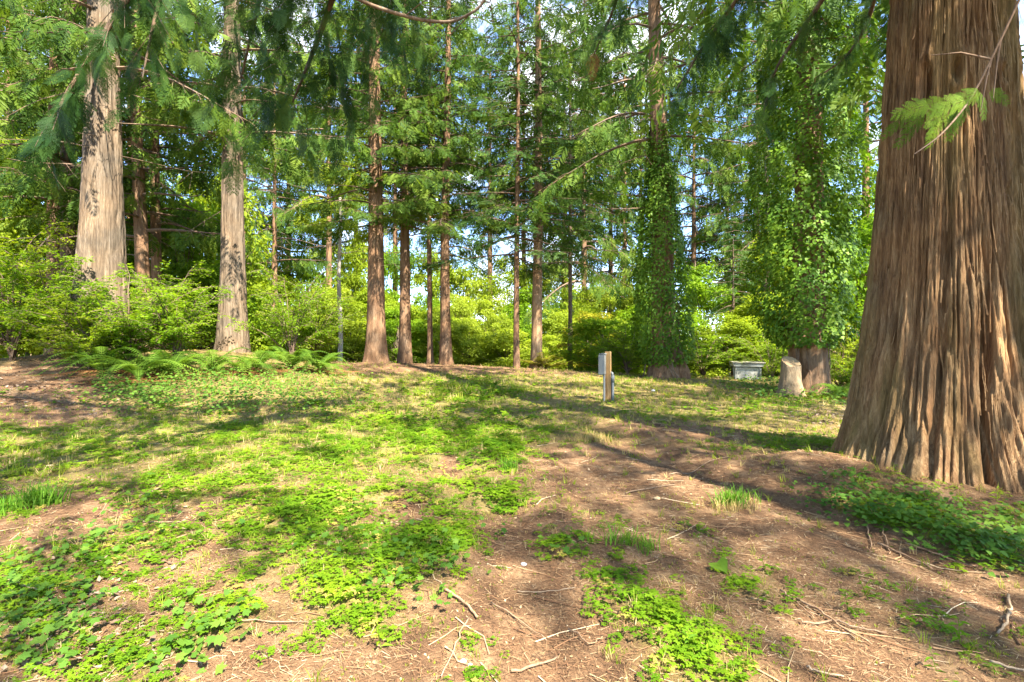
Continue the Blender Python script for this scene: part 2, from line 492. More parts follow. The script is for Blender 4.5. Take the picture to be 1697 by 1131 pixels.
BARE = [(870, 930, 75, 75, 30, 1), (900, 1020, 90, 130, -10, 1), (1090, 790, 240, 38, 4, 0.95), (1400, 880, 230, 26, 23, 1), (1610, 970, 160, 30, 22, 0.9), (1130, 715, 130, 16, 6, 0.7), (430, 1105, 150, 40, -10, 0.9), (660, 1105, 150, 35, 0, 0.9),
        (690, 840, 45, 22, 30, 0.8), (745, 775, 16, 26, 0, 0.9), (200, 960, 120, 22, -20, 0.5), (120, 850, 130, 24, -12, 0.8), (340, 855, 110, 16, -20, 0.6), (740, 608, 190, 9, 2, 0.9), (620, 612, 60, 8, 0, .8), (60, 640, 130, 40, -8, 0.9), (80, 690, 120, 20, -5, .6), (1090, 618, 160, 6, 2, .8),
        (1350, 760, 60, 16, 0, .8), (1400, 1080, 110, 40, 25, .6), (1290, 900, 90, 30, 25, .5), (620, 850, 20, 14, 0, .6)]


def fields(x, y, z):
    px, py = topix(x, np.maximum(y, 1.6), z)
    herb = blobs(px, py, HERB, 1.0)
    bare = blobs(px, py, BARE)
    return herb, bare


def axis_grid(stops):
    out = [stops[0][0]]
    for (a, _), (b, st) in zip(stops[:-1], stops[1:]):
        n = max(1, int(round((b - a) / st)))
        out += list(np.linspace(a, b, n + 1)[1:])
    return np.array(out)


gx = axis_grid([(-900, 0), (-60, 120), (-22, 4), (-12, 0.5), (-4, 0.11), (4.6, 0.06), (9, 0.12), (22, 0.5), (60, 4), (900, 120)])
gy = axis_grid([(-200, 0), (-30, 40), (-4, 3), (1.3, 0.4), (7.5, 0.06), (16, 0.11), (24, 0.18), (40, 0.8), (90, 5), (1400, 130)])
GX, GY = np.meshgrid(gx, gy)
GZ = H(GX.ravel(), GY.ravel())
herb_f, bare_f = fields(GX.ravel(), GY.ravel(), GZ)
in_yard = (GX.ravel() > -16) & (GX.ravel() < 16) & (GY.ravel() > 1.5) & (GY.ravel() < 23)
pxg, pyg = topix(GX.ravel(), np.maximum(GY.ravel(), 1.6), GZ)
left_f = np.clip((940 - pxg) / 260, 0, 1) * np.clip((pyg - 610) / 40, 0, 1)
far_f = np.clip((760 - pyg) / 60, 0, 1)
green = np.where(in_yard, np.clip(0.28 + 0.38 * np.maximum(left_f * np.clip((900 - pyg) / 150, 0, 1), far_f) + 0.5 * herb_f - 0.9 * bare_f, 0, 1), 0.5)
gb = Buf()
nx, ny = len(gx), len(gy)
ii, jj = np.meshgrid(np.arange(ny - 1), np.arange(nx - 1), indexing='ij')
a_ = ii * nx + jj
gb.add(np.stack([GX.ravel(), GY.ravel(), GZ], -1), np.stack([a_, a_ + 1, a_ + nx + 1, a_ + nx], -1).reshape(-1, 4), None, green)

m, nt, N, L, b = node_mat('forest_floor')
tc = N.new('ShaderNodeTexCoord')
n1 = N.new('ShaderNodeTexNoise'); n1.inputs['Scale'].default_value = 3.0; n1.inputs['Detail'].default_value = 8; n1.inputs['Roughness'].default_value = 0.7
n2 = N.new('ShaderNodeTexNoise'); n2.inputs['Scale'].default_value = 70.0; n2.inputs['Detail'].default_value = 6; n2.inputs['Roughness'].default_value = 0.7; n2.inputs['Distortion'].default_value = 1.2
n3 = N.new('ShaderNodeTexNoise'); n3.inputs['Scale'].default_value = 0.8; n3.inputs['Detail'].default_value = 5
for n_ in (n1, n2, n3):
    L.new(tc.outputs['Object'], n_.inputs['Vector'])
r1 = ramp(N, [(0.30, (0.072, 0.040, 0.023)), (0.50, (0.180, 0.104, 0.056)), (0.68, (0.320, 0.205, 0.112))])
L.new(n1.outputs['Fac'], r1.inputs['Fac'])
r2 = ramp(N, [(0.30, (0.45, 0.42, 0.40)), (0.52, (1.0, 1.0, 1.0)), (0.72, (1.7, 1.65, 1.5))])
L.new(n2.outputs['Fac'], r2.inputs['Fac'])
mm = N.new('ShaderNodeMixRGB'); mm.blend_type = 'MULTIPLY'; mm.inputs['Fac'].default_value = 0.85
L.new(r1.outputs['Color'], mm.inputs['Color1']); L.new(r2.outputs['Color'], mm.inputs['Color2'])
at = N.new('ShaderNodeAttribute'); at.attribute_name = 'rnd'
ad = N.new('ShaderNodeMath'); ad.operation = 'MULTIPLY_ADD'; ad.inputs[1].default_value = 1.6; ad.inputs[2].default_value = -1.15
L.new(n2.outputs['Fac'], ad.inputs[0])
ad2 = N.new('ShaderNodeMath'); ad2.operation = 'ADD'; ad2.use_clamp = True
L.new(ad.outputs[0], ad2.inputs[0]); L.new(at.outputs['Fac'], ad2.inputs[1])
rg = ramp(N, [(0.3, (0.15, 0.18, 0.028)), (0.7, (0.30, 0.29, 0.07))])
L.new(n3.outputs['Fac'], rg.inputs['Fac'])
mg = N.new('ShaderNodeMixRGB')
L.new(ad2.outputs[0], mg.inputs['Fac']); L.new(mm.outputs['Color'], mg.inputs['Color1']); L.new(rg.outputs['Color'], mg.inputs['Color2'])
L.new(mg.outputs['Color'], b.inputs['Base Color'])
b.inputs['Roughness'].default_value = 0.95
b.inputs['Specular IOR Level'].default_value = 0.1
bp = N.new('ShaderNodeBump'); bp.inputs['Strength'].default_value = 0.7; bp.inputs['Distance'].default_value = 0.03
L.new(n2.outputs['Fac'], bp.inputs['Height']); L.new(bp.outputs[0], b.inputs['Normal'])
M['floor'] = m
ground = obj('ground', gb.mesh('ground', M['floor'], True))
tag(ground, 'forest floor of brown needle litter, moss and two worn wheel ruts', None, None, 'structure')

# ------------------------------------------------------------------ leaf and spray templates
def kite(L_, w, fold=0.0, at=0.45):
    return np.array([(0, 0, 0), (L_ * at, w / 2, fold), (L_, 0, 0), (L_ * at, -w / 2, fold)], float)


def tmpl(parts):
    """parts: list of (V(k,3), quads, tris) -> template."""
    V, Q, T, n = [], [], [], 0
    for v, q, t in parts:
        V.append(v)
        if len(q): Q.append(np.asarray(q).reshape(-1, 4) + n)
        if len(t): T.append(np.asarray(t).reshape(-1, 3) + n)
        n += len(v)
    return (np.concatenate(V), np.concatenate(Q) if Q else np.zeros((0, 4), int), np.concatenate(T) if T else np.zeros((0, 3), int))


def rot2(v, ang, off=(0, 0, 0)):
    c, s = math.cos(ang), math.sin(ang)
    o = v.copy()
    o[:, 0] = v[:, 0] * c - v[:, 1] * s + off[0]
    o[:, 1] = v[:, 0] * s + v[:, 1] * c + off[1]
    o[:, 2] = v[:, 2] + off[2]
    return o


Q1 = [(0, 1, 2, 3)]


def spray_far(pairs=7, width=0.20, w=0.034, seed=0, curl=-0.12):
    """Flat drooping spray, unit length 1 -> scaled by the instance."""
    rd = random.Random(seed)
    parts = []
    for k in range(pairs):
        t = 0.06 + 0.86 * k / (pairs - 1)
        ln = width * 2.1 * (1 - t) ** 0.7 * rd.uniform(0.75, 1.15) + 0.07
        for s in (-1, 1):
            v = kite(ln, w * rd.uniform(1.3, 2.2), rd.uniform(-.01, .02))
            v = rot2(v, s * R(rd.uniform(36, 56)), (t + rd.uniform(-.03, .03), 0, 0))
            v[:, 2] += curl * v[:, 0] ** 2 + 0.05 * np.abs(v[:, 1]) * rd.uniform(-1.5, .5)
            parts.append((v, Q1, []))
    v = kite(0.22, w * 1.6); v[:, 0] += 0.86; v[:, 2] += curl * v[:, 0] ** 2
    parts.append((v, Q1, []))
    return tmpl(parts)


def spray_near(pairs=9, seed=0, curl=-0.15, wk=0.024, lam=0.42):
    """The same spray with every side branchlet again feathered."""
    rd = random.Random(seed)
    parts = []

    def branchlet(ln, ang, ox, s):
        n = max(3, int(ln / 0.042))
        for k in range(n):
            t = (k + 0.3) / n
            l2 = ln * 0.30 * (1 - t) ** 0.6 + 0.022
            for s2 in (-1, 1):
                v = kite(l2, wk * rd.uniform(.8, 1.25), 0.002)
                v = rot2(v, s2 * R(rd.uniform(32, 46)), (t * ln, 0, 0))
                parts.append((v, s, ang, ox))
        v = kite(ln, 0.014); parts.append((v, s, ang, ox))
        v = kite(0.05, 0.022); v[:, 0] += ln * 0.95; parts.append((v, s, ang, ox))
    for k in range(pairs):
        t = 0.05 + 0.88 * k / (pairs - 1)
        for s in (-1, 1):
            branchlet(lam * (1 - t) ** 0.75 * rd.uniform(0.8, 1.1) + 0.08, s * R(rd.uniform(38, 50)), t + rd.uniform(-.02, .02), s)
    out = []
    for v, s, ang, ox in parts:
        v = rot2(v, ang, (ox, 0, 0))
        v[:, 2] += curl * v[:, 0] ** 2 - 0.22 * np.abs(v[:, 1]) ** 1.5
        out.append((v, Q1, []))
    v = kite(1.02, 0.02, 0, 0.3); v[:, 2] += curl * v[:, 0] ** 2
    out.append((v, Q1, []))
    return tmpl(out)


SPRAY = [spray_far(7, 0.21, 0.050, s) for s in range(4)]
SPRAY_FIR = [spray_far(9, 0.17, 0.040, 20 + s, -0.04) for s in range(3)]
SPRAY_FROND = [spray_near(8, 90 + s, -0.3, 0.023, 0.36) for s in range(3)]
SPRAY_NEAR = [spray_near(9, 50 + s) for s in range(3)]
LEAF = tmpl([(np.array([(0, 0, 0), (0.35, 0.27, 0.06), (1, 0, 0), (0.35, -0.27, 0.06), (0.6, 0, -0.02)], float), [], [(0, 4, 1), (1, 4, 2), (0, 3, 4), (4, 3, 2)])])
LEAF2 = tmpl([(np.array([(0, 0, 0), (0.4, 0.30, 0.05), (1, 0, 0), (0.4, -0.30, 0.05)], float), [], [(0, 2, 1), (0, 3, 2)])])


def lobed(n, r_in=0.45, fold=0.06):
    """Palmate leaf outline fanned from its base; n lobes."""
    pts = [(0, 0, 0)]
    angs = np.linspace(-115, 115, 2 * n - 1)
    for k, a in enumerate(angs):
        r = (1 - 0.35 * abs(a) / 115) if k % 2 == 0 else r_in * (1 - 0.25 * abs(a) / 115)
        pts.append((0.25 + 0.62 * r * math.cos(R(a)), 0.62 * r * math.sin(R(a)), fold * r * (1 if k % 2 else 0.2)))
    V = np.array(pts)
    T = [(0, k, k + 1) for k in range(1, len(pts) - 1)]
    return tmpl([(V, [], T)])


IVY = lobed(3, 0.62)
PALM = lobed(5, 0.55)


def herb_tmpl(leaves, detail, seed):
    """A low herb: leaves of three divided leaflets on thin stalks."""
    rd = random.Random(seed)
    parts = []
    for k in range(leaves):
        az = 2 * math.pi * (k + rd.uniform(-.3, .3)) / leaves * 2.4
        reach = rd.uniform(0.25, 1.0)
        hgt = rd.uniform(0.45, 1.05) * (1.15 - 0.45 * reach)
        c = np.array([reach * math.cos(az), reach * math.sin(az), hgt])
        size = rd.uniform(0.38, 0.60)
        tilt = rd.uniform(-0.35, 0.25)
        vv = []
        if detail == 2:
            for a in (-75, 0, 75):
                for a2, l2, o2 in ((0, 1.0, 0.3), (42, 0.62, 0.22), (-42, 0.62, 0.22)):
                    v = kite(size * l2 * 0.72, size * 0.34, 0.02 * size, 0.6)
                    v = rot2(v, R(a2), (size * o2 * 0.55, 0, 0))
                    vv.append(rot2(v, R(a)))
        elif detail == 1:
            for a in (-75, 0, 75):
                vv.append(rot2(kite(size, size * 0.62, 0.03, 0.6), R(a)))
        else:
            vv.append(rot2(kite(size * 1.5, size * 1.3, 0.04, 0.5), 0) - np.array([size * 0.7, 0, 0]))
        for v in vv:
            v = v.copy(); v[:, 2] += v[:, 0] * tilt - 0.25 * np.hypot(v[:, 0], v[:, 1]) ** 2
            parts.append((rot2(v, az) + c, Q1, []))
        if detail == 2:
            p0 = np.array([0.1 * math.cos(az), 0.1 * math.sin(az), 0]); sd = np.array([-math.sin(az), math.cos(az), 0]) * 0.018
            parts.append((np.array([p0 + sd, p0 - sd, c - sd * .6, c + sd * .6]), Q1, []))
    return tmpl(parts)


HERBS2 = [herb_tmpl(11, 2, s) for s in range(4)]
HERBS1 = [herb_tmpl(9, 1, 10 + s) for s in range(3)]
HERBS0 = [herb_tmpl(7, 0, 20 + s) for s in range(3)]


def grass_tmpl(blades, seed, seg=2, w=0.035):
    rd = random.Random(seed)
    parts = []
    for k in range(blades):
        az = rd.uniform(0, 6.28); lean = rd.uniform(0.1, 0.75); hh = rd.uniform(0.55, 1.0)
        base = np.array([rd.uniform(-.22, .22), rd.uniform(-.22, .22), 0])
        d = np.array([math.cos(az), math.sin(az), 0]); s = np.array([-d[1], d[0], 0]) * w
        pts = [base + d * lean * hh * t ** 2 + np.array([0, 0, hh * (t - 0.28 * lean * t * t)]) for t in np.linspace(0, 1, seg + 1)]
        V = []
        for i, p in enumerate(pts[:-1]):
            f = 1 - 0.55 * i / seg
            V += [p - s * f, p + s * f]
        V.append(pts[-1])
        q = [(2 * i, 2 * i + 1, 2 * i + 3, 2 * i + 2) for i in range(seg - 1)]
        n = 2 * seg
        parts.append((np.array(V), q, [(n - 2, n - 1, n)]))
    return tmpl(parts)


GRASS_NEAR = [grass_tmpl(8, s, 3, 0.022) for s in range(3)]
GRASS_FAR = [grass_tmpl(6, 10 + s, 1, 0.06) for s in range(3)]

# ------------------------------------------------------------------ trunks
def trunk_mesh(name, mat, prof, axis, nth=40, nz=60, ztop=20.0, flute=0.05, furrow=0.02, kf=10, seed=0, z0=-0.25, zstretch=0.35, hero=False):
    """prof(z)->radius, axis(z)->(x,y). Bark furrows are cut into the mesh."""
    if hero:
        th = np.concatenate([np.linspace(R(150), R(345), 400, endpoint=False), np.linspace(R(345), R(510), 60, endpoint=False)])
        z = np.concatenate([np.linspace(z0, 5.9, 190, endpoint=False), np.linspace(5.9, ztop, 24)])
    else:
        th = np.linspace(0, 2 * np.pi, nth, endpoint=False)
        z = z0 + (ztop - z0) * np.linspace(0, 1, nz) ** 1.5
    TH, Z = np.meshgrid(th, z)
    c, s = np.cos(TH), np.sin(TH)
    r = prof(Z)
    fl = fbm(c * 1.6, s * 1.6, Z * 0.12, seed, 2) - 0.5
    low = np.exp(-np.maximum(Z, 0) / 1.1)
    r = r * (1 + flute * 2.2 * fl * (0.5 + 1.5 * low))
    warp = (fbm(c * 2.5, s * 2.5, Z * 0.9, seed + 5, 2) - 0.5) * 1.2
    n = vnoise(c * kf + warp, s * kf + warp, Z * zstretch * 2, seed + 11)
    crack = np.exp(-((n - 0.5) / (0.085 if hero else 0.09)) ** 2)
    r = r - furrow * crack * (0.55 + 0.9 * fbm(c * 3, s * 3, Z * 0.7, seed + 31, 2))
    n2 = vnoise(c * kf * 2.3 - warp, s * kf * 2.3 + warp, Z * zstretch * 4.5, seed + 23)
    r = r - furrow * 0.45 * np.exp(-((n2 - 0.5) / 0.13) ** 2)
    r = r + furrow * 0.6 * (fbm(c * kf * 4, s * kf * 4, Z * 2.2, seed + 41, 2) - 0.5)
    if hero:
        n3 = vnoise(c * 20 + warp * 1.5, s * 20 - warp, Z * 1.25, seed + 61)
        r = r + 0.030 * (np.round(n3 * 4) / 4 - 0.5)
        n4 = vnoise(c * 40 + warp, s * 40, Z * 2.4, seed + 67)
        r = r + 0.014 * (np.round(n4 * 3) / 3 - 0.5)
        for ang, am, wd in ((184, .14, .16), (203, .13, .13), (222, .22, .17), (241, .12, .12), (258, .20, .15), (276, .14, .13), (294, .24, .18), (320, .2, .2), (30, .2, .25), (90, .2, .25), (140, .05, .2)):
            da = (TH - R(ang) + np.pi) % (2 * np.pi) - np.pi
            r = r + am * np.exp(-(da / wd) ** 2) * np.exp(-np.maximum(Z + .12, 0) / .30) + .35 * am * np.exp(-(da / wd) ** 2) * np.exp(-np.maximum(Z, 0) / 1.2)
        for ang, zc, wa, hz_, dep in ((R(212), 3.98, 0.075, 0.20, 0.10), (R(236), 4.05, 0.07, 0.12, 0.07), (R(272), 3.95, 0.06, 0.08, 0.05), (R(243), 5.3, 0.05, 0.16, 0.05)):
            da = (TH - ang + np.pi) % (2 * np.pi) - np.pi
            q = (da / wa) ** 2 + ((Z - zc) / hz_) ** 2
            r = r - dep * np.exp(-q * 1.5) + 0.6 * dep * np.exp(-(np.sqrt(q) - 1.5) ** 2 * 3)
        for ang, wid, dep, z1, dr in ((R(246), 0.05, 0.17, 2.6, 0.05), (R(283), 0.060, 0.24, 9, 0.02), (R(223), 0.045, 0.10, 4.5, 0.04), (R(306), 0.05, 0.15, 6, 0.0)):
            da = (TH - ang - dr * Z - 0.05 * (fbm(Z * 0.8, 3.3, ang, 77, 2) - 0.5) + np.pi) % (2 * np.pi) - np.pi
            r = r - dep * np.exp(-(da / wid) ** 2) * np.clip((z1 - Z) / 1.5, 0, 1) * np.clip(1.1 - 0.10 * Z, 0.3, 1)
    ax, ay = axis(Z)
    V = np.stack([ax + r * c, ay + r * s, Z], -1)
    nzz, ntt = V.shape[:2]
    i, j = np.meshgrid(np.arange(nzz - 1), np.arange(ntt), indexing='ij')
    a, b2 = i * ntt + j, i * ntt + (j + 1) % ntt
    bf = Buf()
    bf.add(V.reshape(-1, 3), np.stack([a, b2, b2 + ntt, a + ntt], -1).reshape(-1, 4))
    return bf.mesh(name, mat, True)


def prof_std(r, flare=0.35, hh=0.8, H_=28.0, p=1.0):
    return lambda z: r * (1 - np.clip(z, 0, H_ * 0.97) / H_) ** p + r * flare * np.exp(-np.maximum(z, -.2) / hh)


def axis_lean(lx, ly=0.0, bow=0.0, ph=0.0):
    return lambda z: (lx * z + bow * np.sin(z * 0.35 + ph) - bow * math.sin(ph), ly * z + 0 * z)


# ------------------------------------------------------------------ conifer crowns
def branch_path(L_, rise, droop, tip, az, n=7, wob=0.0, rd=None):
    t = np.linspace(0, 1, n)
    r = L_ * t
    z = L_ * (rise * t - droop * t ** 2 + tip * t ** 4)
    w = wob * L_ * np.sin(t * 3 + (rd.random() * 6 if rd is not None else 0)) * t
    return np.stack([r * math.cos(az) - w * math.sin(az), r * math.sin(az) + w * math.cos(az), z], -1)


def add_sprays(bf, pts, templates, size, dens, hang, rd, side_len=0.32, start=0.25, taper=0.55, limbs=None, lr=0.008):
    """Side branchlets along a branch, each carrying hanging sprays."""
    seg = np.linalg.norm(np.diff(pts, axis=0), axis=1)
    cum = np.concatenate([[0], np.cumsum(seg)]); Lb = cum[-1]
    tan = nrm(np.gradient(pts, axis=0))
    O, X, Y, S = [], [], [], []
    n = max(3, int(Lb * (1 - start) * dens))
    for k in range(n):
        u = start + (1 - start) * (k + rd.random()) / n
        p = np.array([np.interp(u * Lb, cum, pts[:, i]) for i in range(3)])
        t = nrm(np.array([np.interp(u * Lb, cum, tan[:, i]) for i in range(3)]))
        side = nrm(np.cross(t, (0, 0, 1)))
        sg = 1 if k % 2 else -1
        sl = side_len * Lb * (1 - taper * u) * rd.uniform(0.6, 1.15)
        d = nrm(t * rd.uniform(0.5, 1.0) + side * sg * rd.uniform(0.55, 1.0) + np.array([0, 0, rd.uniform(-0.35, 0.1)]))
        ns = max(1, int(sl / (0.42 * size)))
        for j in range(ns + 1):
            v = (j + 0.4 * rd.random()) / max(1, ns)
            o = p + d * sl * v + np.array([0, 0, -0.25 * sl * v * v])
            dd = nrm(d * rd.uniform(0.35, 0.9) * (1 - hang) + np.array([rd.gauss(0, .22), rd.gauss(0, .22), -hang * rd.uniform(0.6, 1.2)]))
            O.append(o); X.append(dd)
            Y.append((rd.gauss(0, 1), rd.gauss(0, 1), rd.gauss(0, .35)))
            S.append(size * rd.uniform(0.7, 1.25))
        if limbs is not None:
            limbs.tube([p, p + d * sl * 0.5 + np.array([0, 0, -0.06 * sl]), p + d * sl + np.array([0, 0, -0.25 * sl])], [lr, lr * .7, lr * .4], 3, rd.random())
    O, X, Y, S = map(np.array, (O, X, Y, S))
    pick = rng.integers(0, len(templates), len(O))
    for k, tm in enumerate(templates):
        mk = pick == k
        bf.inst(tm, O[mk], X[mk], Y[mk], S[mk])


def conifer_crown(name, seed, Hc=16.0, Lmax=3.4, nb=64, size=0.46, dens=5.0, hang=0.6, rise=0.10, droop=0.45, tip=0.16, leaf='cedar_leaf', templates=None, bare_low=0.15, side=0.30, ndead=22, low_dead=-3.0):
    rd = random.Random(seed)
    lv, lm = Buf(), Buf()
    for k in range(nb):
        f = (k + rd.random()) / nb
        z = Hc * f ** 1.05
        L_ = Lmax * (1 - f) ** 0.55 * rd.uniform(0.65, 1.1) + 0.4
        az = k * 2.399 + rd.uniform(-.5, .5)
        pts = branch_path(L_, rise + rd.uniform(-.1, .12), droop * rd.uniform(.6, 1.25), tip * rd.uniform(.3, 1.4), az, 7, 0.05, rd)
        pts[:, 2] += z
        lm.tube(pts, np.linspace(0.030 + 0.008 * L_, 0.006, 7), 4, rd.random())
        if f < bare_low and rd.random() < 0.35:
            continue
        add_sprays(lv, pts, templates or SPRAY, size, dens, hang, rd, side, start=rd.uniform(0.18, 0.38), limbs=lm)
    # bare dead twigs below and inside the crown
    for k in range(ndead):
        z = rd.uniform(low_dead, Hc * 0.45)
        L_ = rd.uniform(0.7, 2.4)
        az = rd.uniform(0, 6.28)
        pts = branch_path(L_, rd.uniform(-.2, .2), rd.uniform(0.0, .5), rd.uniform(0, .2), az, 6, 0.08, rd)
        pts[:, 2] += z
        lm.tube(pts, np.linspace(0.018, 0.004, 6), 3, rd.random())
        for j in range(3):
            i = rd.randrange(2, 5); d = nrm(np.array([rd.gauss(0, 1), rd.gauss(0, 1), rd.gauss(-.3, .5)])) * rd.uniform(.25, .8)
            lm.tube([pts[i], pts[i] + d * .5 + np.array([0, 0, -.03]), pts[i] + d], [0.007, 0.005, 0.003], 3, rd.random())
    return lv.mesh(name, M[leaf]), lm.mesh(name + '_limbs', M['twig'])


CROWN = {
    'A': conifer_crown('cedar_crown', 1, 16, 3.4, 74, 0.60, 5.6, 0.62),
    'B': conifer_crown('cedar_crown', 2, 16, 3.1, 70, 0.56, 5.8, 0.66, rise=0.16, droop=0.55),
    'C': conifer_crown('cedar_crown', 3, 15, 2.7, 60, 0.52, 6.0, 0.55, rise=0.05, droop=0.35, side=0.36),
    'F': conifer_crown('fir_crown', 4, 15, 3.0, 66, 0.50, 6.5, 0.28, rise=-0.05, droop=0.22, tip=0.10, leaf='fir_leaf', templates=SPRAY_FIR, side=0.28),
    'W': conifer_crown('wide_crown', 5, 20, 5.4, 48, 0.80, 3.2, 0.6, ndead=6, low_dead=0),
}


def conifer(label, px, depth, r, crown, crown_z, cs=1.0, cr=0.0, mat='bark_red', lean=0.0, bow=0.0, ph=0.0, flare=0.35, fh=0.7, H_=26.0, nth=44, nz=60, furrow=0.02, kf=9, seed=0, ztop=22.0, name='conifer_tree', group='conifers round the clearing', xy=None, p=1.0, zst=0.35, czs=None):
    x, y = xy if xy is not None else ((px - 848.5) / FPX * depth, depth)
    z = h1(x, y)
    t = thing(name, label, 'tree', (x, y, z), 0, group)
    obj('trunk', trunk_mesh('trunk', M[mat], prof_std(r, flare, fh, H_, p), axis_lean(lean, 0, bow, ph), nth, nz, ztop, 0.05, furrow, kf, seed, zstretch=zst), t)
    if crown:
        lv, lm = CROWN[crown]
        ox = lean * (crown_z + 5)
        s3 = (cs, cs, czs or cs)
        stuff_part(obj('crown', lv, t, (ox, 0, crown_z), cr, s3))
        stuff_part(obj('limbs', lm, t, (ox, 0, crown_z), cr, s3))
    return t


# the row in the middle, left to right
conifer('stout brown conifer with flared base, leftmost of the four straight trunks in the middle', 623, 20.2, 0.36, 'A', 5.6, 1.0, 0.3, 'bark_red', -0.004, 0.02, 0, 0.45, 0.8, 30, 56, 80, 0.022, 9, 1, czs=0.70, ztop=17.0)
conifer('brown conifer second from left in the group of four middle trunks', 671, 21.3, 0.255, 'C', 5.6, 1.0, 1.9, 'bark_red', 0.002, 0.03, 1, 0.28, 0.5, 24, 44, 70, 0.018, 8, 2, p=1.1, czs=0.70, ztop=17.0)
conifer('slender pole-thin trunk between two thicker conifers in the middle group of four', 713, 22.3, 0.125, 'C', 6.2, 0.75, 3.4, 'bark_red', 0.0, 0.03, 2, 0.5, 0.35, 26, 28, 60, 0.010, 6, 3, czs=0.70, ztop=17.0)
conifer('brown conifer with pale patches, rightmost of the group of four middle trunks', 739, 21.4, 0.23, 'B', 5.8, 1.0, 5.2, 'bark_red', 0.004, 0.05, 3, 0.45, 0.6, 28, 48, 80, 0.018, 8, 4, czs=0.70, ztop=17.0)
conifer('thin dark fir with sweeping level branches left of the sunlit trunk', 856, 20.6, 0.125, 'F', 4.4, 1.05, 0.9, 'bark_red', 0.001, 0.03, 4, 0.25, 0.5, 26, 28, 60, 0.008, 6, 5, czs=0.70, ztop=17.0)
conifer('tall conifer whose straight trunk is sunlit cream at its base, centre right', 889, 22.0, 0.245, 'A', 6.0, 0.95, 2.2, 'bark_tan', 0.004, 0.03, 5, 0.35, 0.5, 30, 48, 80, 0.014, 9, 6, czs=0.70, ztop=17.0)
# left side
conifer('massive pale cedar trunk rising behind the bright shrubs at far left', 165, 14.0, 0.56, 'B', 7.6, 1.1, 0.4, 'bark_grey', 0.010, 0.03, 0, 0.50, 1.6, 24, 140, 150, 0.050, 13, 7, zst=0.45)
conifer('straight grey cedar with fluted base between the left shrubs and the ferns', 386, 17.0, 0.41, 'A', 7.0, 1.0, 4.0, 'bark_grey', 0.000, 0.02, 1, 0.35, 1.2, 28, 110, 130, 0.040, 12, 8, zst=0.45)
conifer('dark reddish trunk close behind the massive pale cedar, on its left', 88, 18.5, 0.22, 'B', 5.6, 1.0, 1.1, 'bark_red', 0.008, 0.03, 2, 0.3, .6, 28, 40, 60, 0.016, 8, 9)
conifer('dark grey trunk squeezed between the reddish trunk and the massive pale cedar', 111, 19.5, 0.33, 'C', 6.0, 1.15, 2.7, 'bark_grey', 0.006, 0.02, 3, 0.3, .6, 28, 44, 60, 0.016, 9, 10)
conifer('slightly crooked brown trunk midway between the two big left cedars', 239, 19.0, 0.26, 'C', 4.4, 1.15, 3.9, 'bark_red', -0.012, 0.10, 1.2, 0.3, .6, 30, 44, 60, 0.016, 8, 11)
conifer('shadowed thin trunk just right of the slightly crooked brown trunk', 262, 20.5, 0.22, 'A', 5.4, 0.95, 5.5, 'bark_red', -0.004, 0.05, 2.0, 0.3, .6, 28, 40, 60, 0.014, 8, 12)

# ------------------------------------------------------------------ the huge cedar at the right edge
BX, BY = 4.78, 5.62
big = thing('giant_cedar', 'giant furrowed cedar trunk filling the right edge of the view', 'tree', (BX, BY, h1(BX, BY)), 0, 'conifers round the clearing')


def prof_big(z):
    zz = np.maximum(z, 0)
    return 0.40 + 0.56 * np.exp(-zz / 3.6) + 0.04 * np.exp(-zz / 0.45) - 0.012 * np.clip(zz - 5, 0, 30)


big_me = trunk_mesh('trunk', M['bark_big'], prof_big, axis_lean(0.004, 0.0), ztop=22, flute=0.085, furrow=0.040, kf=19, seed=101, zstretch=0.62, hero=True)
obj('trunk', big_me, big)
lv, lm = CROWN['W']
stuff_part(obj('crown', lv, big, (0, 0, 6.6), 0.7))
stuff_part(obj('limbs', lm, big, (0, 0, 6.6), 0.7))
# loose strips of bark standing off the trunk
sb = Buf()
rd = random.Random(5)
for k in range(420):
    a = R(rd.uniform(165, 330)); z0 = rd.uniform(0.05, 5.0); ln = rd.uniform(0.15, 0.7); w = rd.uniform(0.002, 0.007)
    zs = np.linspace(z0, z0 + ln, 6)
    aa = a + np.cumsum([rd.gauss(0, .006) for _ in zs])
    lift = rd.uniform(0.0, 0.05) * np.linspace(1, 0, 6) ** 2 * rd.choice([1, 1, -.3]) + 0.004
    rr = prof_big(zs) + lift
    c = np.stack([0.004 * zs + rr * np.cos(aa), rr * np.sin(aa), zs], -1)
    sd = np.stack([-np.sin(aa), np.cos(aa), 0 * aa], -1) * w
    V = np.concatenate([c - sd, c + sd]); q = [(i, i + 1, i + 7, i + 6) for i in range(5)]
    sb.add(V, q, None, rd.random())
stuff_part(obj('loose_bark', sb.mesh('loose_bark', M['bark_big']), big))

# ------------------------------------------------------------------ cedars outside the picture: some hang limbs into it, the others are added for shade
def outside(label, xy, cz, cr, cs=1.0, r=0.45, seed=200):
    return conifer(label, 0, 0, r, 'W', cz, cs, cr, 'bark_grey', 0, 0.02, 0, 0.4, 1.0, 28, 40, 40, 0.02, 9, seed, name='cedar_tree', xy=xy, group='cedars standing just outside the view')


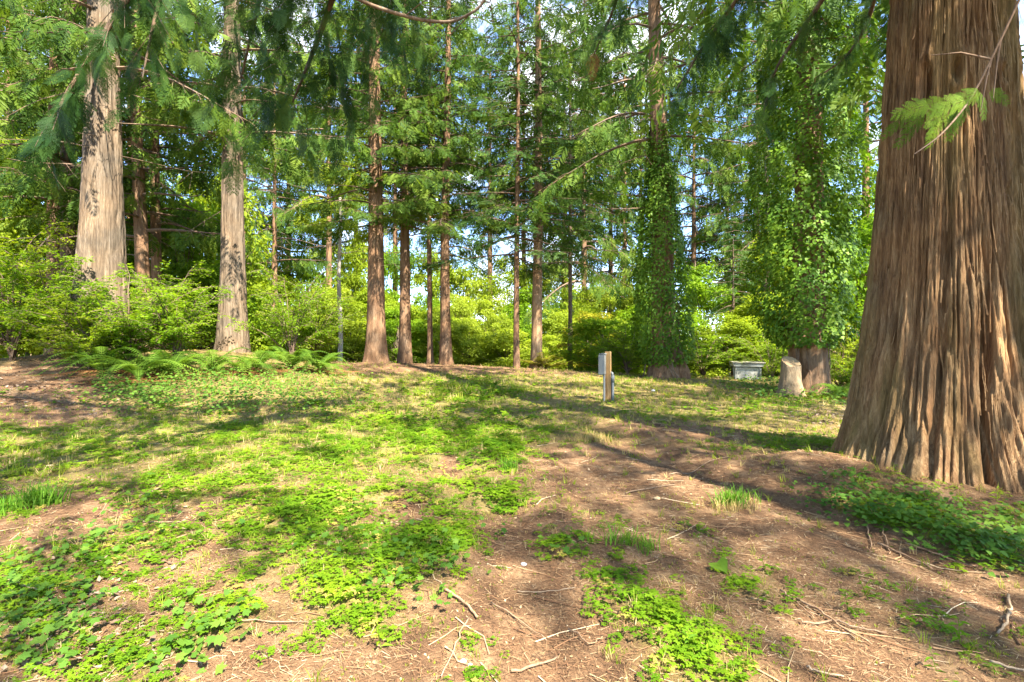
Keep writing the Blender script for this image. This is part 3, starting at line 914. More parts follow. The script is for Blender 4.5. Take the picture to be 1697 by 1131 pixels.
out_left = outside('cedar off the left edge whose dark limb hangs across the top left', (-10.5, 3.4), 6.4, 0.2, 0.6, seed=201)
out_back = outside('cedar behind the viewer whose bare limb curves across the top', (-2.6, -3.2), 7.5, 1.3, 0.9, seed=202)
out_right = outside('cedar off the right edge whose small green frond hangs before the giant trunk', (7.8, 0.4), 8.5, 2.9, 0.62, seed=203)
outside('tall cedar behind the viewer on the right, added to shade the ruts', (9.6, -6.8), 6.0, 4.2, 0.85, seed=204)
outside('tall cedar well right of the giant trunk, added to shade the clearing', (14.5, 4.0), 5.0, 5.0, 1.1, seed=205)
outside('cedar far behind the viewer, added to shade the near ground', (0.5, -9.5), 6.5, 3.5, 0.9, seed=206)


def near_limb(tree, pts, r0, r1, size=0.34, dens=5.5, hang=0.75, side=0.22, start=0.3, leafy=True, seed=0, twig=True, far=False):
    """A limb of a tree given in world points; child meshes limb and foliage."""
    rd = random.Random(seed)
    pts = np.array(pts, float)
    # smooth the path
    t = np.linspace(0, len(pts) - 1, (len(pts) - 1) * 5 + 1)
    k = np.arange(len(pts))
    sp = np.stack([np.interp(t, k, pts[:, i]) for i in range(3)], -1)
    for _ in range(3):
        sp[1:-1] = (sp[:-2] + 2 * sp[1:-1] + sp[2:]) / 4
    base = np.array(tree.location)
    sp = sp - base
    lm_, lf_ = Buf(), Buf()
    lm_.tube(sp, np.linspace(r0, r1, len(sp)), 7, rd.random())
    if leafy:
        add_sprays(lf_, sp, SPRAY if far else SPRAY_NEAR, size, dens, hang, rd, side, start=start, limbs=lm_ if twig else None, lr=0.005)
        stuff_part(obj('foliage', lf_.mesh('foliage', M['cedar_leaf_backlit']), tree))
    else:
        for j in range(7):
            i = rd.randrange(4, len(sp) - 1); d = nrm(np.array([rd.gauss(0, 1), rd.gauss(0, .6), rd.gauss(-.3, .8)])) * rd.uniform(.2, .6)
            lm_.tube([sp[i], sp[i] + d * .5, sp[i] + d + np.array([0, 0, -.06])], [0.008, 0.006, 0.003], 4, rd.random())
    obj('limb', lm_.mesh('limb', M['twig'], True), tree)


# top left: dark limb hanging down from the left-hand cedar
near_limb(out_left, [(-10.3, 3.5, 6.9), (-7.5, 4.2, 7.2), P(-80, -260, 5.0), P(250, -60, 5.0), P(150, 90, 4.7), P(75, 215, 4.5)], 0.07, 0.008, 0.30, 7, 0.72, 0.13, 0.45, seed=1)
near_limb(out_left, [(-10.3, 3.5, 7.3), (-7.5, 4.4, 7.6), P(0, -330, 5.6), P(280, -70, 5.4), P(250, 60, 5.2), P(236, 130, 5.1)], 0.05, 0.006, 0.28, 5, 0.8, 0.09, 0.55, seed=2)
# dark drooping limb, upper left of the middle
near_limb(out_back, [(-2.6, -3.1, 7.4), P(700, -900, 3.5), P(590, -120, 5.2), P(530, 60, 5.6), P(485, 170, 5.8)], 0.08, 0.01, 0.36, 9, 0.75, 0.16, 0.5, seed=3)
near_limb(out_back, [(-2.6, -3.1, 7.8), P(640, -900, 3.6), P(470, -150, 5.8), P(420, 40, 6.2), P(400, 130, 6.4)], 0.07, 0.008, 0.36, 6, 0.75, 0.12, 0.55, seed=4)
near_limb(out_back, [(-2.6, -3.1, 8.2), P(760, -800, 4.0), P(700, -160, 6.0), P(660, -20, 6.6), P(630, 60, 7.0)], 0.07, 0.008, 0.38, 7, 0.75, 0.13, 0.6, seed=14)
# bare curved limb at the top of the middle
near_limb(out_back, [(-2.5, -3.1, 6.6), P(420, -700, 3.0), P(500, -60, 5.0), P(600, 5, 5.3), P(690, 33, 5.3), P(750, 39, 5.2), P(800, 12, 5.1), P(815, -40, 5.0)], 0.026, 0.011, leafy=False, seed=5)
# limbs of the giant cedar hanging over the right half
near_limb(big, [(BX - .3, BY, 7.2), P(1360, -150, 5.9), P(1250, -40, 6.2), P(1170, 70, 6.5), P(1120, 150, 6.7)], 0.06, 0.008, 0.36, 8.5, 0.72, 0.17, 0.3, seed=6)
near_limb(big, [(BX - .3, BY + .1, 6.9), P(1420, -90, 6.2), P(1350, 20, 6.6), P(1285, 110, 6.9), P(1265, 190, 7.0)], 0.05, 0.008, 0.32, 6, 0.78, 0.13, 0.3, seed=7)
near_limb(big, [(BX - .3, BY + .3, 6.6), P(1460, -60, 7.0), P(1440, 40, 7.6), P(1400, 100, 8.2), P(1350, 130, 8.6)], 0.05, 0.008, 0.34, 6, 0.7, 0.15, 0.3, seed=8)
near_limb(big, [(BX - .4, BY - .2, 7.4), P(1200, -260, 5.4), P(1050, -90, 6.2), P(1020, 10, 6.8), P(985, 90, 7.2)], 0.06, 0.008, 0.36, 6, 0.72, 0.13, 0.45, seed=9)
# small frond with a bare twig in front of the giant trunk
near_limb(out_right, [(7.5, 0.6, 7.0), (5.2, 1.8, 6.4), P(1800, -260, 2.9), P(1690, 0, 3.2), P(1612, 163, 3.3), P(1560, 225, 3.25), P(1515, 256, 3.2)], 0.012, 0.004, leafy=False, seed=10)
rd = random.Random(3)
ff = Buf()
O, X, Y, S = [], [], [], []
for px, py, dx, dy, s in ((1625, 150, -.9, -.45, .26), (1620, 152, .3, -.9, .22), (1600, 165, -1, -.35, .28), (1600, 170, -.5, -.9, .24), (1570, 168, -1, -.2, .26), (1565, 176, -.4, -1, .26), (1540, 172, -1, -.3, .28), (1530, 180, -.3, -1, .30),
                          (1505, 182, -.5, -.9, .24), (1640, 150, .7, -.6, .18), (1585, 180, -.1, -1, .24), (1550, 185, .0, -1, .26)):
    O.append(P(px, py, 3.3 + rd.uniform(-.08, .08)) - np.array(out_right.location)); X.append((dx, rd.uniform(-.3, .3), dy)); Y.append((rd.uniform(-.2, .2) - dy, rd.uniform(-.4, .4), dx)); S.append(s * 0.82)
for k, tm in enumerate(SPRAY_FROND):
    ff.inst(tm, np.array(O)[k::3], np.array(X)[k::3], np.array(Y)[k::3], np.array(S)[k::3], rng.uniform(0.0, 1, len(O[k::3])))
stuff_part(obj('foliage', ff.mesh('foliage', leaf_mat('frond_leaf', (0.05, 0.12, 0.015), (0.11, 0.20, 0.02), (0.21, 0.30, 0.03), 0.4, clump=6)), out_right))

# ------------------------------------------------------------------ ivy-clad trees
def ivy_mesh(name, z0, z1, rfun, n, size, seed, axis=lambda z: (0 * z, 0 * z), mat='ivy_leaf', amp=0.90):
    r_ = np.random.default_rng(seed)
    bf = Buf()
    z = z0 + (z1 - z0) * r_.random(n)
    th = r_.random(n) * 2 * np.pi
    c, s = np.cos(th), np.sin(th)
    base = rfun(z, th)
    bump = fbm(c * 2.0 + 5, s * 2.0, z * 1.1, seed, 3)
    keep = fbm(c * 3.2 + 9, s * 3.2, z * 1.5, seed + 3, 3) > 0.27 + 0.10 * r_.random(n)
    z, th, c, s, base, bump = z[keep], th[keep], c[keep], s[keep], base[keep], bump[keep]
    n = len(z)
    rr = base * (0.97 + amp * (bump - 0.5)) + r_.normal(0, 0.06, n)
    ax, ay = axis(z)
    O = np.stack([ax + rr * c, ay + rr * s, z + r_.normal(0, .05, n)], -1)
    out = np.stack([c, s, 0 * c], -1)
    Nn = nrm(out * 0.9 + np.array([0, 0, 0.55]) + r_.normal(0, .35, (n, 3)))
    dn = np.array([0, 0, -1.0]) + out * 0.25 + r_.normal(0, .45, (n, 3))
    X = nrm(dn - Nn * (dn * Nn).sum(-1, keepdims=True))
    Y = np.cross(Nn, X)
    bf.inst(IVY, O, X, Y, size * r_.uniform(.6, 1.25, n), r_.random(n))
    return bf.mesh(name, M[mat])


def vines(z0, z1, r, n, seed):
    rd = random.Random(seed)
    bf = Buf()
    for k in range(n):
        a = rd.uniform(0, 6.28); pts = []
        for z in np.linspace(z0, z1, 12):
            a += rd.gauss(0, .12)
            rr = r * (1 + 0.35 * math.exp(-z / .6)) + 0.04
            pts.append((rr * math.cos(a), rr * math.sin(a), z))
        bf.tube(pts, np.linspace(0.02, 0.008, 12) * rd.uniform(.5, 1.2), 4, rd.random())
    return bf.mesh('vine_stems', M['twig'])


iv1 = conifer('tall conifer with its trunk wrapped in green ivy, right of the grey meter post', 1100, 18.0, 0.46, 'B', 8.2, 1.15, 3.3, 'bark_red', -0.022, 0.05, 0, 0.35, 0.6, 24, 56, 70, 0.03, 8, 21, group='trees wrapped in ivy', name='ivy_clad_tree')
tp = lambda z, th: np.interp(z, [0.3, 0.8, 1.6, 4.0, 5.8, 7.0, 8.0], [0.35, 0.85, 0.95, 0.85, 0.62, 0.42, 0.28])
stuff_part(obj('ivy', ivy_mesh('ivy', 0.45, 8.8, tp, 20000, 0.105, 31, lambda z: (-0.022 * z, 0 * z), amp=0.85), iv1))
obj('vine_stems', vines(0, 3, 0.5, 16, 8), iv1)
# a second small buttress stem at its foot
bt = Buf(); 
zz = np.linspace(-.2, 1.1, 12)
bt.tube(np.stack([0.62 - 0.16 * zz, -0.18 + 0.12 * zz, zz], -1), 0.26 * (1 - 0.35 * zz) * (1 + .08 * np.sin(zz * 9)), 14)
obj('buttress', bt.mesh('buttress', M['bark_red'], True), iv1)

iv2 = conifer('broad tree smothered in bushy ivy above a bare brown foot, beside the cut stump', 1338, 14.0, 0.46, 'W', 9.0, 0.7, 1.0, 'bark_red', 0.004, 0.02, 0, 0.30, 0.8, 26, 72, 80, 0.035, 8, 22, group='trees wrapped in ivy', name='ivy_clad_tree')
tp2 = lambda z, th: np.interp(z, [1.05, 1.5, 2.2, 4.0, 6.5, 9.5, 11.5], [0.42, 0.82, 1.06, 1.20, 1.22, 1.05, 0.5]) 
stuff_part(obj('ivy', ivy_mesh('ivy', 1.3, 11.0, tp2, 32000, 0.112, 32, amp=1.6), iv2))
obj('vine_stems', vines(0, 3, 0.52, 14, 9), iv2)

# cut stump
sx, sy = (1310 - 848.5) / FPX * 13.3, 13.3
st = thing('tree_stump', 'pale sawn-off stump leaning at the foot of the bushy ivy tree', 'stump', (sx, sy, h1(sx, sy)))
sb = Buf()
z = np.linspace(-.15, .90, 26); th = np.linspace(0, 2 * np.pi, 44, endpoint=False)
TH, Z = np.meshgrid(th, z)
rr = (0.255 + 0.13 * np.exp(-np.maximum(Z, 0) / .22) - 0.03 * Z) * (1 + 0.10 * (fbm(np.cos(TH) * 1.5, np.sin(TH) * 1.5, Z * .3, 5) - .5)) - 0.02 * np.exp(-((vnoise(np.cos(TH) * 6, np.sin(TH) * 6, Z * .8, 6) - .5) / .1) ** 2)
topz = np.where(Z > .8, Z + 0.16 * rr * np.sin(TH) / .25 * ((Z - .8) / .1), Z)
V = np.stack([rr * np.cos(TH) + 0.02 * Z, rr * np.sin(TH), topz], -1)
i, j = np.meshgrid(np.arange(25), np.arange(44), indexing='ij')
a = i * 44 + j; b2 = i * 44 + (j + 1) % 44
sb.add(V.reshape(-1, 3), np.stack([a, b2, b2 + 44, a + 44], -1).reshape(-1, 4))
obj('bark', sb.mesh('bark', M['bark_stump'], True), st)
tb = Buf()
ring = V[-1]; cen = ring.mean(0)
rows = [ring * (1 - f) + cen * f + np.array([0, 0, 0.004 - 0.02 * f]) for f in (0.06, .35, .7)]
VV = np.concatenate(rows + [cen[None] + np.array([0, 0, -.03])])
Qs = [(k * 44 + j, k * 44 + (j + 1) % 44, (k + 1) * 44 + (j + 1) % 44, (k + 1) * 44 + j) for k in range(2) for j in range(44)]
tb.add(VV, Qs, [(88 + j, 88 + (j + 1) % 44, 132) for j in range(44)])
m, nt, N, L, b = node_mat('sawn_wood')
tc = N.new('ShaderNodeTexCoord'); wv = N.new('ShaderNodeTexWave'); wv.wave_type = 'RINGS'; wv.rings_direction = 'Z'
wv.inputs['Scale'].default_value = 12; wv.inputs['Distortion'].default_value = 3; wv.inputs['Detail'].default_value = 3
L.new(tc.outputs['Object'], wv.inputs['Vector'])
rp = ramp(N, [(0.2, (0.24, 0.15, 0.07)), (0.8, (0.40, 0.28, 0.15))]); L.new(wv.outputs['Fac'], rp.inputs['Fac']); L.new(rp.outputs['Color'], b.inputs['Base Color'])
b.inputs['Roughness'].default_value = 0.85
obj('cut_face', tb.mesh('cut_face', m), st)

# ------------------------------------------------------------------ broadleaf trees behind the clearing
def broad_crown(name, seed, n=15000, clumps=78, leaf=0.23):
    """Unit crown: radius about 1, height 0..2; many small leaves in flattened clumps."""
    r_ = np.random.default_rng(seed)
    bf, lm_ = Buf(), Buf()
    cs = []
    for k in range(clumps):
        a = r_.random() * 6.283; u = r_.random() ** 0.55
        zc = 0.10 + 1.8 * r_.random()
        wid = 1.0 * math.sqrt(max(0.05, 1 - ((zc - 0.85) / 1.12) ** 2))
        cs.append((u * wid * math.cos(a), u * wid * math.sin(a), zc, r_.uniform(.16, .34)))
    per = n // clumps
    for cx, cy_, cz, cr_ in cs:
        d = nrm(r_.normal(0, 1, (per, 3))) * (r_.random((per, 1)) ** 0.33)
        O = np.array([cx, cy_, cz]) + d * cr_ * np.array([1.15, 1.15, 0.55])
        Nn = nrm(np.array([0, 0, 1.0]) + d * .7 + r_.normal(0, .5, (per, 3)))
        dn = r_.normal(0, 1, (per, 3)) + np.array([0, 0, -.4])
        X = nrm(dn - Nn * (dn * Nn).sum(-1, keepdims=True))
        bf.inst(LEAF2, O, X, np.cross(Nn, X), leaf * .3 * r_.uniform(.6, 1.3, per), np.clip(r_.random(per) * .7 + .3 * r_.random(), 0, 1))
        if r_.random() < .6:
            p0 = np.array([0, 0, max(0.05, cz * .45)])
            mid = (p0 + np.array([cx, cy_, cz])) / 2 + np.array([0, 0, .05])
            lm_.tube([p0, mid, (cx, cy_, cz)], [0.016, .010, .004], 4, r_.random())
    zz_ = np.linspace(0, 1.5, 8)
    lm_.tube(np.stack([0.03 * np.sin(zz_ * 2 + seed), 0.03 * np.cos(zz_ * 2.6), zz_], -1), np.linspace(.030, .010, 8), 7)
    return bf.mesh(name, None), lm_.mesh(name + '_trunk', M['bark_grey'], True)


BROAD = [broad_crown('leaf_crown', 300 + k, nn, cl, lf_) for k, (nn, cl, lf_) in enumerate(((15000, 78, .23), (13000, 46, .22), (12000, 34, .20), (14000, 60, .25)))]


def slot_mat(o, mat):
    if not o.data.materials:
        o.data.materials.append(None)
    o.material_slots[0].link = 'OBJECT'
    o.material_slots[0].material = mat
    return o


def broad_tree(label, px, d, h, r, mat, var, trunk=True, name='broadleaf_tree', cat='tree', group='sunlit broadleaf trees behind the clearing'):
    x = (px - 848.5) / FPX * d
    z = h1(x, d)
    t = thing(name, label, cat, (x, d, z), 0, group)
    lv_, lm_ = BROAD[var % 4]
    az = (px * 0.37 + d) % 6.28
    o = slot_mat(stuff_part(obj('crown', lv_, t, (0, 0, 0), az, (r, r, h / 1.95))), M[mat])
    obj('trunk', lm_, t, (0, 0, -.1), az, (r, r, h / 1.95))
    return t


BT = [
    (-60, 20, 9.5, 3.2, 'maple_leaf', 'bright green maple cut off by the left edge, above the left shrubs'),
    (48, 23, 10.5, 3.0, 'lime_leaf', 'tall yellow-green tree filling the far left behind the shrubs'),
    (185, 27, 9.5, 3.4, 'maple_leaf', 'leafy green tree seen behind and right of the massive pale cedar'),
    (305, 25, 8.0, 2.8, 'shrub_leaf', 'deep green bushy tree between the two big left cedars'),
    (345, 30, 11.0, 3.2, 'maple_leaf', 'taller green tree just left of the straight grey cedar'),
    (1165, 29, 6.2, 2.4, 'shrub_leaf', 'deep green tree right of the ivy-wrapped conifer'),
    (1255, 33, 6.4, 2.6, 'maple_leaf', 'green tree behind the white tub'),
    (1300, 24, 7.0, 2.2, 'maple_leaf', 'leafy tree close left of the bushy ivy tree'),
    (1420, 21, 7.0, 2.4, 'shrub_leaf', 'leafy green tree between the bushy ivy tree and the giant trunk'),
    (1490, 30, 10, 3.4, 'maple_leaf', 'green tree mostly hidden behind the giant trunk'),
]
for k, (px, d, h, r, mt, lab) in enumerate(BT):
    broad_tree(lab, px, d, h, r, mt, k)
rb = random.Random(77)
ORD = ['first', 'second', 'third', 'fourth', 'fifth', 'sixth', 'seventh', 'eighth', 'ninth', 'tenth', 'eleventh', 'twelfth', 'thirteenth', 'fourteenth', 'fifteenth', 'sixteenth']
for d, ytop, row in ((33.5, 534, 'front'), (36.5, 503, 'second'), (40, 462, 'third'), (43.5, 418, 'rearmost')):
    px = 405
    col_n = 0
    while px < 1075:
        yt = ytop + rb.uniform(-26, 20) + (np.interp(px, [600, 900, 1060], [0, 0.25, 0.5]) * (555 - ytop))
        x = (px - 848.5) / FPX * d
        hh = CAM_Z - (yt - 565.5) / FPX * d - h1(x, d)
        rr = rb.uniform(1.2, 2.3) * (d / 30)
        mt_ = rb.choice(['lime_leaf', 'lime_leaf', 'maple_leaf', 'maple_leaf', 'shrub_leaf'])
        tone_ = {'lime_leaf': 'pale lime', 'maple_leaf': 'yellow-green', 'shrub_leaf': 'deep green'}[mt_]
        broad_tree(f'{tone_} bush, {ORD[col_n]} from left in the {row} row of the central thicket', px, d + rb.uniform(-1, 1), max(1.4, hh), rr, mt_, rb.randrange(4), name='thicket_bush', cat='bush', group='thicket glowing behind the middle trunks')
        px += rr * 1.25 / d * FPX
        col_n += 1
broad_tree('golden yellow bush right of the sunlit cream trunk', 975, 27, 3.3, 1.8, 'gold_leaf', 1, name='golden_bush', cat='bush', group='bushes at the edge of the clearing')
# conifers further back
conifer('young feathery hemlock behind the white tub', 1215, 23.5, 0.09, 'F', 0.7, 0.46, 2.2, 'bark_grey', seed=46, nth=16, nz=24, ztop=6.5, H_=9, group='conifers beyond the clearing')
conifer('far cedar left of the bushy ivy tree', 1270, 30, 0.25, 'B', 5.5, 1.1, 2.4, 'bark_grey', seed=47, nth=20, nz=30, group='conifers beyond the clearing')
conifer('dark cedar at the far left edge behind the shrubs', 15, 25, 0.28, 'A', 4.5, 1.2, 5.0, 'bark_red', seed=48, nth=20, nz=30, group='conifers beyond the clearing')
conifer('far cedar right of the straight grey cedar', 455, 36, 0.25, 'A', 7.0, 1.0, 3.9, 'bark_red', seed=50, nth=20, nz=30, group='conifers beyond the clearing')
conifer('dark cedar seen between the bushy ivy tree and the giant trunk', 1435, 27, 0.3, 'A', 4.0, 1.15, 2.9, 'bark_red', seed=51, nth=20, nz=30, group='conifers beyond the clearing')
FAR = [(405, 42, 'A', 9.0), (478, 46, 'B', 11.5), (590, 45, 'A', 11.5), (545, 40, 'B', 15.0), (655, 44, 'A', 17.0), (812, 44, 'B', 17.0), (935, 43, 'C', 17.0), (1035, 44, 'A', 17.5), (735, 46, 'B', 12.5), (868, 46, 'C', 11.5), (968, 41, 'B', 9.5), (1012, 46, 'A', 8.5),
       (1062, 48, 'C', 11.0), (1150, 44, 'B', 8.0), (1205, 48, 'A', 9.5), (1255, 42, 'C', 8.0), (1330, 40, 'A', 7.0), (95, 36, 'B', 8.0), (215, 38, 'A', 8.0), (-50, 34, 'A', 7.0)]
GAPS = ['just right of the straight grey cedar', 'in the gap right of the straight grey cedar', 'left behind the stout flared conifer', 'left of the thin white trunk', 'between the first two middle trunks', 'left of the thin dark fir', 'above the cream trunk', 'left of the ivy-wrapped conifer', 'behind the rightmost of the four middle trunks',
        'between the thin dark fir and the cream trunk', 'just right of the cream trunk', 'in the open sky left of the ivy-wrapped conifer', 'close left of the ivy-wrapped conifer', 'close right of the ivy-wrapped conifer', 'above the white tub', 'left of the bushy ivy tree', 'behind the bushy ivy tree',
        'behind the dark trunks at far left', 'right of the massive pale cedar', 'beyond the left edge']
for k, (px, d, cr_, cz) in enumerate(FAR):
    conifer('tall distant conifer rising ' + GAPS[k], px, d, 0.3, cr_, cz - 2.5, 1.7, k * 1.7, 'bark_red', seed=70 + k, nth=14, nz=18, ztop=26, H_=34, group='tall distant conifers')
conifer('drooping grey-green cedar close behind and right of the cream trunk', 945, 24.5, 0.12, 'B', 5.2, 0.8, 0.6, 'bark_grey', seed=52, nth=20, nz=30, ztop=16, group='conifers beyond the clearing', czs=0.75)
# thin white trunk
x, y = (563 - 848.5) / FPX * 27, 27
t = thing('alder_tree', 'thin white-barked trunk standing left of the stout flared conifer', 'tree', (x, y, h1(x, y)), 0, 'sunlit broadleaf trees behind the clearing')
bf = Buf(); zz = np.linspace(-.3, 9, 16)
bf.tube(np.stack([0.05 * np.sin(zz), 0 * zz, zz], -1), np.linspace(.14, .07, 16), 10)
obj('trunk', bf.mesh('trunk', M['bark_pale'], True), t)
slot_mat(stuff_part(obj('crown', BROAD[2][0], t, (0, 0, 6.5), 1.0, (1.9, 1.9, 2.3))), M['lime_leaf'])

# ------------------------------------------------------------------ shrubs, ferns and brambles
def shrub_mesh(name, seed, stems=15, leaf=0.036, n_tw=12, airy=1.0):
    """Unit shrub: height about 1, radius about 0.8; arching stems with flat leafy twigs."""
    rd = random.Random(seed); r_ = np.random.default_rng(seed)
    bf, sm = Buf(), Buf()
    O, X, Y, S = [], [], [], []
    for k in range(stems):
        az = k * 2.4 + rd.uniform(-.4, .4); reach = rd.uniform(.2, 1.05); hh = rd.uniform(.35, 1.12) * (1.12 - .3 * reach)
        t = np.linspace(0, 1, 7)
        pts = np.stack([math.cos(az) * reach * t ** 1.4, math.sin(az) * reach * t ** 1.4, hh * (1.25 * t - .25 * t ** 3)], -1)
        pts += r_.normal(0, .012, pts.shape)
        sm.tube(pts, np.linspace(.012, .003, 7), 4, rd.random())
        for j in range(n_tw):
            u = .28 + .72 * (j + rd.random()) / n_tw
            p = np.array([np.interp(u, t, pts[:, i]) for i in range(3)])
            a2 = az + rd.uniform(-1.5, 1.5); ln = rd.uniform(.14, .34) * airy
            d = nrm(np.array([math.cos(a2), math.sin(a2), rd.uniform(-.15, .35)]))
            sm.tube([p, p + d * ln * .6, p + d * ln + np.array([0, 0, -.03])], [.004, .003, .0015], 3, rd.random())
            nl = 11
            for q in range(nl):
                for s in (-1, 1):
                    f = (q + .6) / nl
                    sd = np.array([-d[1], d[0], 0]) * s
                    for _ in range(2):
                        O.append(p + d * ln * f + np.array([0, 0, -.03 * f * f]) + sd * rd.uniform(0, .05) + np.array([0, 0, rd.gauss(0, .012)]))
                        X.append(sd + d * .6 + np.array([rd.gauss(0, .25), rd.gauss(0, .25), rd.gauss(-.1, .25)]))
                        Y.append(np.cross((rd.gauss(0, .3), rd.gauss(0, .3), 1), X[-1]))
                        S.append(leaf * rd.uniform(.6, 1.3))
    bf.inst(LEAF2, np.array(O), np.array(X), np.array(Y), np.array(S))
    return bf.mesh(name, None), sm.mesh(name + '_stems', M['twig'])


SHRUB = [shrub_mesh('shrub_leaves', 60, 17, .042, 14), shrub_mesh('shrub_leaves', 61, 15, .040, 13, 1.2), shrub_mesh('shrub_leaves', 62, 20, .046, 13, .9)]


def shrub(label, px, d, h, r, var, mat='shrub_leaf', name='leafy_shrub', group='shrubs round the clearing', dz=0.0):
    x = (px - 848.5) / FPX * d
    t = thing(name, label, 'shrub', (x, d, h1(x, d) + dz), 0, group)
    lv_, sm = SHRUB[var % 3]
    az = (px * .7 + d) % 6.28
    s3 = (r / .8, r / .8, h)
    slot_mat(stuff_part(obj('foliage', lv_, t, None, az, s3)), M[mat])
    obj('stems', sm, t, None, az, s3)
    return t


SH = [
    (20, 12.6, 2.9, 1.6, 0, 'shrub_leaf', 'tall bright green shrub at the left edge before the dark trunks'),
    (95, 13.0, 2.3, 1.3, 2, 'shrub_leaf', 'bright green shrub just left of the massive pale cedar'),
    (-20, 15.5, 4.2, 2.0, 1, 'maple_leaf', 'taller shrub at the left edge behind the bright one'),
    (215, 12.0, 2.2, 1.5, 0, 'shrub_leaf', 'layered green shrub in front of the massive pale cedar'),
    (290, 12.6, 2.0, 1.2, 1, 'shrub_leaf', 'wide layered shrub between the two big left cedars'),
    (150, 11.8, 1.5, 1.1, 2, 'maple_leaf', 'small yellowish shrub at the foot of the massive pale cedar'),
    (270, 16.0, 2.6, 1.6, 1, 'shrub_leaf', 'shrub behind the wide layered shrub, under the crooked trunk'),
    (482, 15.8, 2.8, 1.25, 1, 'shrub_leaf', 'airy tall shrub just right of the straight grey cedar'),
    (520, 17.5, 2.4, 1.4, 0, 'shrub_leaf', 'airy shrub at the right end of the fern bank'),
    (330, 22.5, 3.6, 2.2, 3, 'shrub_leaf', 'green thicket behind the wide layered shrub'),
    (130, 22.0, 4.0, 2.4, 2, 'maple_leaf', 'green thicket behind the massive pale cedar'),
    (1090, 24, 3.0, 2.2, 1, 'shrub_leaf', 'deep green thicket behind the ivy-wrapped conifer'),
    (1290, 22, 3.0, 2.0, 3, 'maple_leaf', 'yellow-green thicket behind the small shrub by the tub'),
    (1400, 22, 4.0, 2.2, 1, 'lime_leaf', 'bright thicket behind the bushy ivy tree'),
    (1040, 19.6, 1.7, 1.3, 2, 'shrub_leaf', 'rounded deep green shrub between the meter post and the ivy-wrapped conifer'),
    (1000, 23, 2.0, 1.8, 0, 'shrub_leaf', 'green shrub behind the meter post'),
    (1165, 19.5, 1.8, 1.5, 0, 'shrub_leaf', 'shrub just right of the ivy-wrapped conifer'),
    (1225, 22, 2.2, 1.8, 2, 'maple_leaf', 'yellow-green shrub right behind the white tub'),
    (1278, 18.5, 1.7, 1.1, 1, 'shrub_leaf', 'small shrub between the white tub and the cut stump'),
    (1392, 15.5, 1.8, 1.0, 2, 'lime_leaf', 'bright shrub in the gap between the ivy tree and the giant trunk'),
    (1420, 14.0, 1.1, 0.8, 0, 'shrub_leaf', 'low shrub hard against the left edge of the giant trunk'),
]
for px, d, h, r, v, mt, lab in SH:
    if d >= 22:
        far_ = 1.0
        broad_tree(lab, px, d * far_, h * 1.25 * far_ + (far_ - 1) * 3.2, r * 1.05 * far_, mt, v, name='thicket_bush', cat='bush', group='thicket behind the clearing')
    else:
        shrub(lab, px, d, h, r, v, mt)
shrub('small yellow-green plant at the foot of the sunlit cream trunk', 905, 21.2, 0.6, 0.85, 2, 'gold_leaf', 'low_plant', 'shrubs round the clearing')


def fern_mesh(seed, fronds=16, dead=0, spread=1.0):
    rd = random.Random(seed)
    bf, db = Buf(), Buf()
    for k in range(fronds + dead):
        isd = k >= fronds
        az = k * 2.399 + rd.uniform(-.3, .3); ln = rd.uniform(.6, 1.0)
        up = rd.uniform(.35, .95) if not isd else rd.uniform(.05, .25)
        n = 26
        t = np.linspace(0, 1, n)
        rad = ln * spread * (t * (1 - .25 * up)) ; z = ln * (up * 1.25 * t - (0.55 + .4 * up) * t ** 2.2) + (.05 if not isd else .02)
        pts = np.stack([rad * math.cos(az), rad * math.sin(az), np.maximum(z, .02)], -1)
        tg = nrm(np.gradient(pts, axis=0))
        sd = np.array([-math.sin(az), math.cos(az), 0])
        tgt = db if isd else bf
        O, X, Y, S = [], [], [], []
        for q in range(2, n):
            w = .16 * ln * math.sin(min(1, t[q] * 3.2) * 1.57) * (1 - t[q]) ** .55 + .012
            for s in (-1, 1):
                O.append(pts[q]); x_ = sd * s + tg[q] * .35 + np.array([0, 0, -.18])
                X.append(x_); Y.append(np.cross(np.cross(tg[q], sd), x_)); S.append(w)
        pin = (kite(1, .20, .02, .25), np.array(Q1), np.zeros((0, 3), int))
        tgt.inst(pin, np.array(O), np.array(X), np.array(Y), np.array(S), np.full(len(O), rd.random()))
        tgt.tube(pts, np.linspace(.008, .002, n), 3)
    return bf.mesh('fronds', M['fern_leaf']), (db.mesh('dead_fronds', M['fern_dead']) if dead else None)


FERN = [fern_mesh(1, 18, 6), fern_mesh(2, 15, 8), fern_mesh(3, 20, 5)]
FE = [(165, 11.3, 1.15, 'pale arching sword fern at the brown bank, leftmost of the ferns'), (228, 11.0, 1.2, 'big sword fern with brown dead fronds below the layered shrub'), (282, 11.6, 1.0, 'sword fern right of the big one with brown dead fronds'),
      (350, 12.4, 1.0, 'shaded sword fern below the wide layered shrub'), (425, 13.2, 1.1, 'dark sword fern before the straight grey cedar'), (482, 14.2, 1.1, 'sword fern under the airy tall shrub'),
      (530, 14.6, 1.1, 'sword fern with brown tips at the right end of the bank'), (400, 12.6, .8, 'small sword fern before the straight grey cedar'), (1393, 12.8, .7, 'small bright fern in the gap left of the giant trunk')]
for k, (px, d, s, lab) in enumerate(FE):
    x = (px - 848.5) / FPX * d
    t = thing('sword_fern', lab, 'fern', (x, d, h1(x, d)), 0, 'sword ferns along the bank')
    f, dd = FERN[k % 3]
    s *= 1.45
    stuff_part(obj('fronds', f, t, None, k * 1.3, s))
    if dd: stuff_part(obj('dead_fronds', dd, t, None, k * 1.3, s))

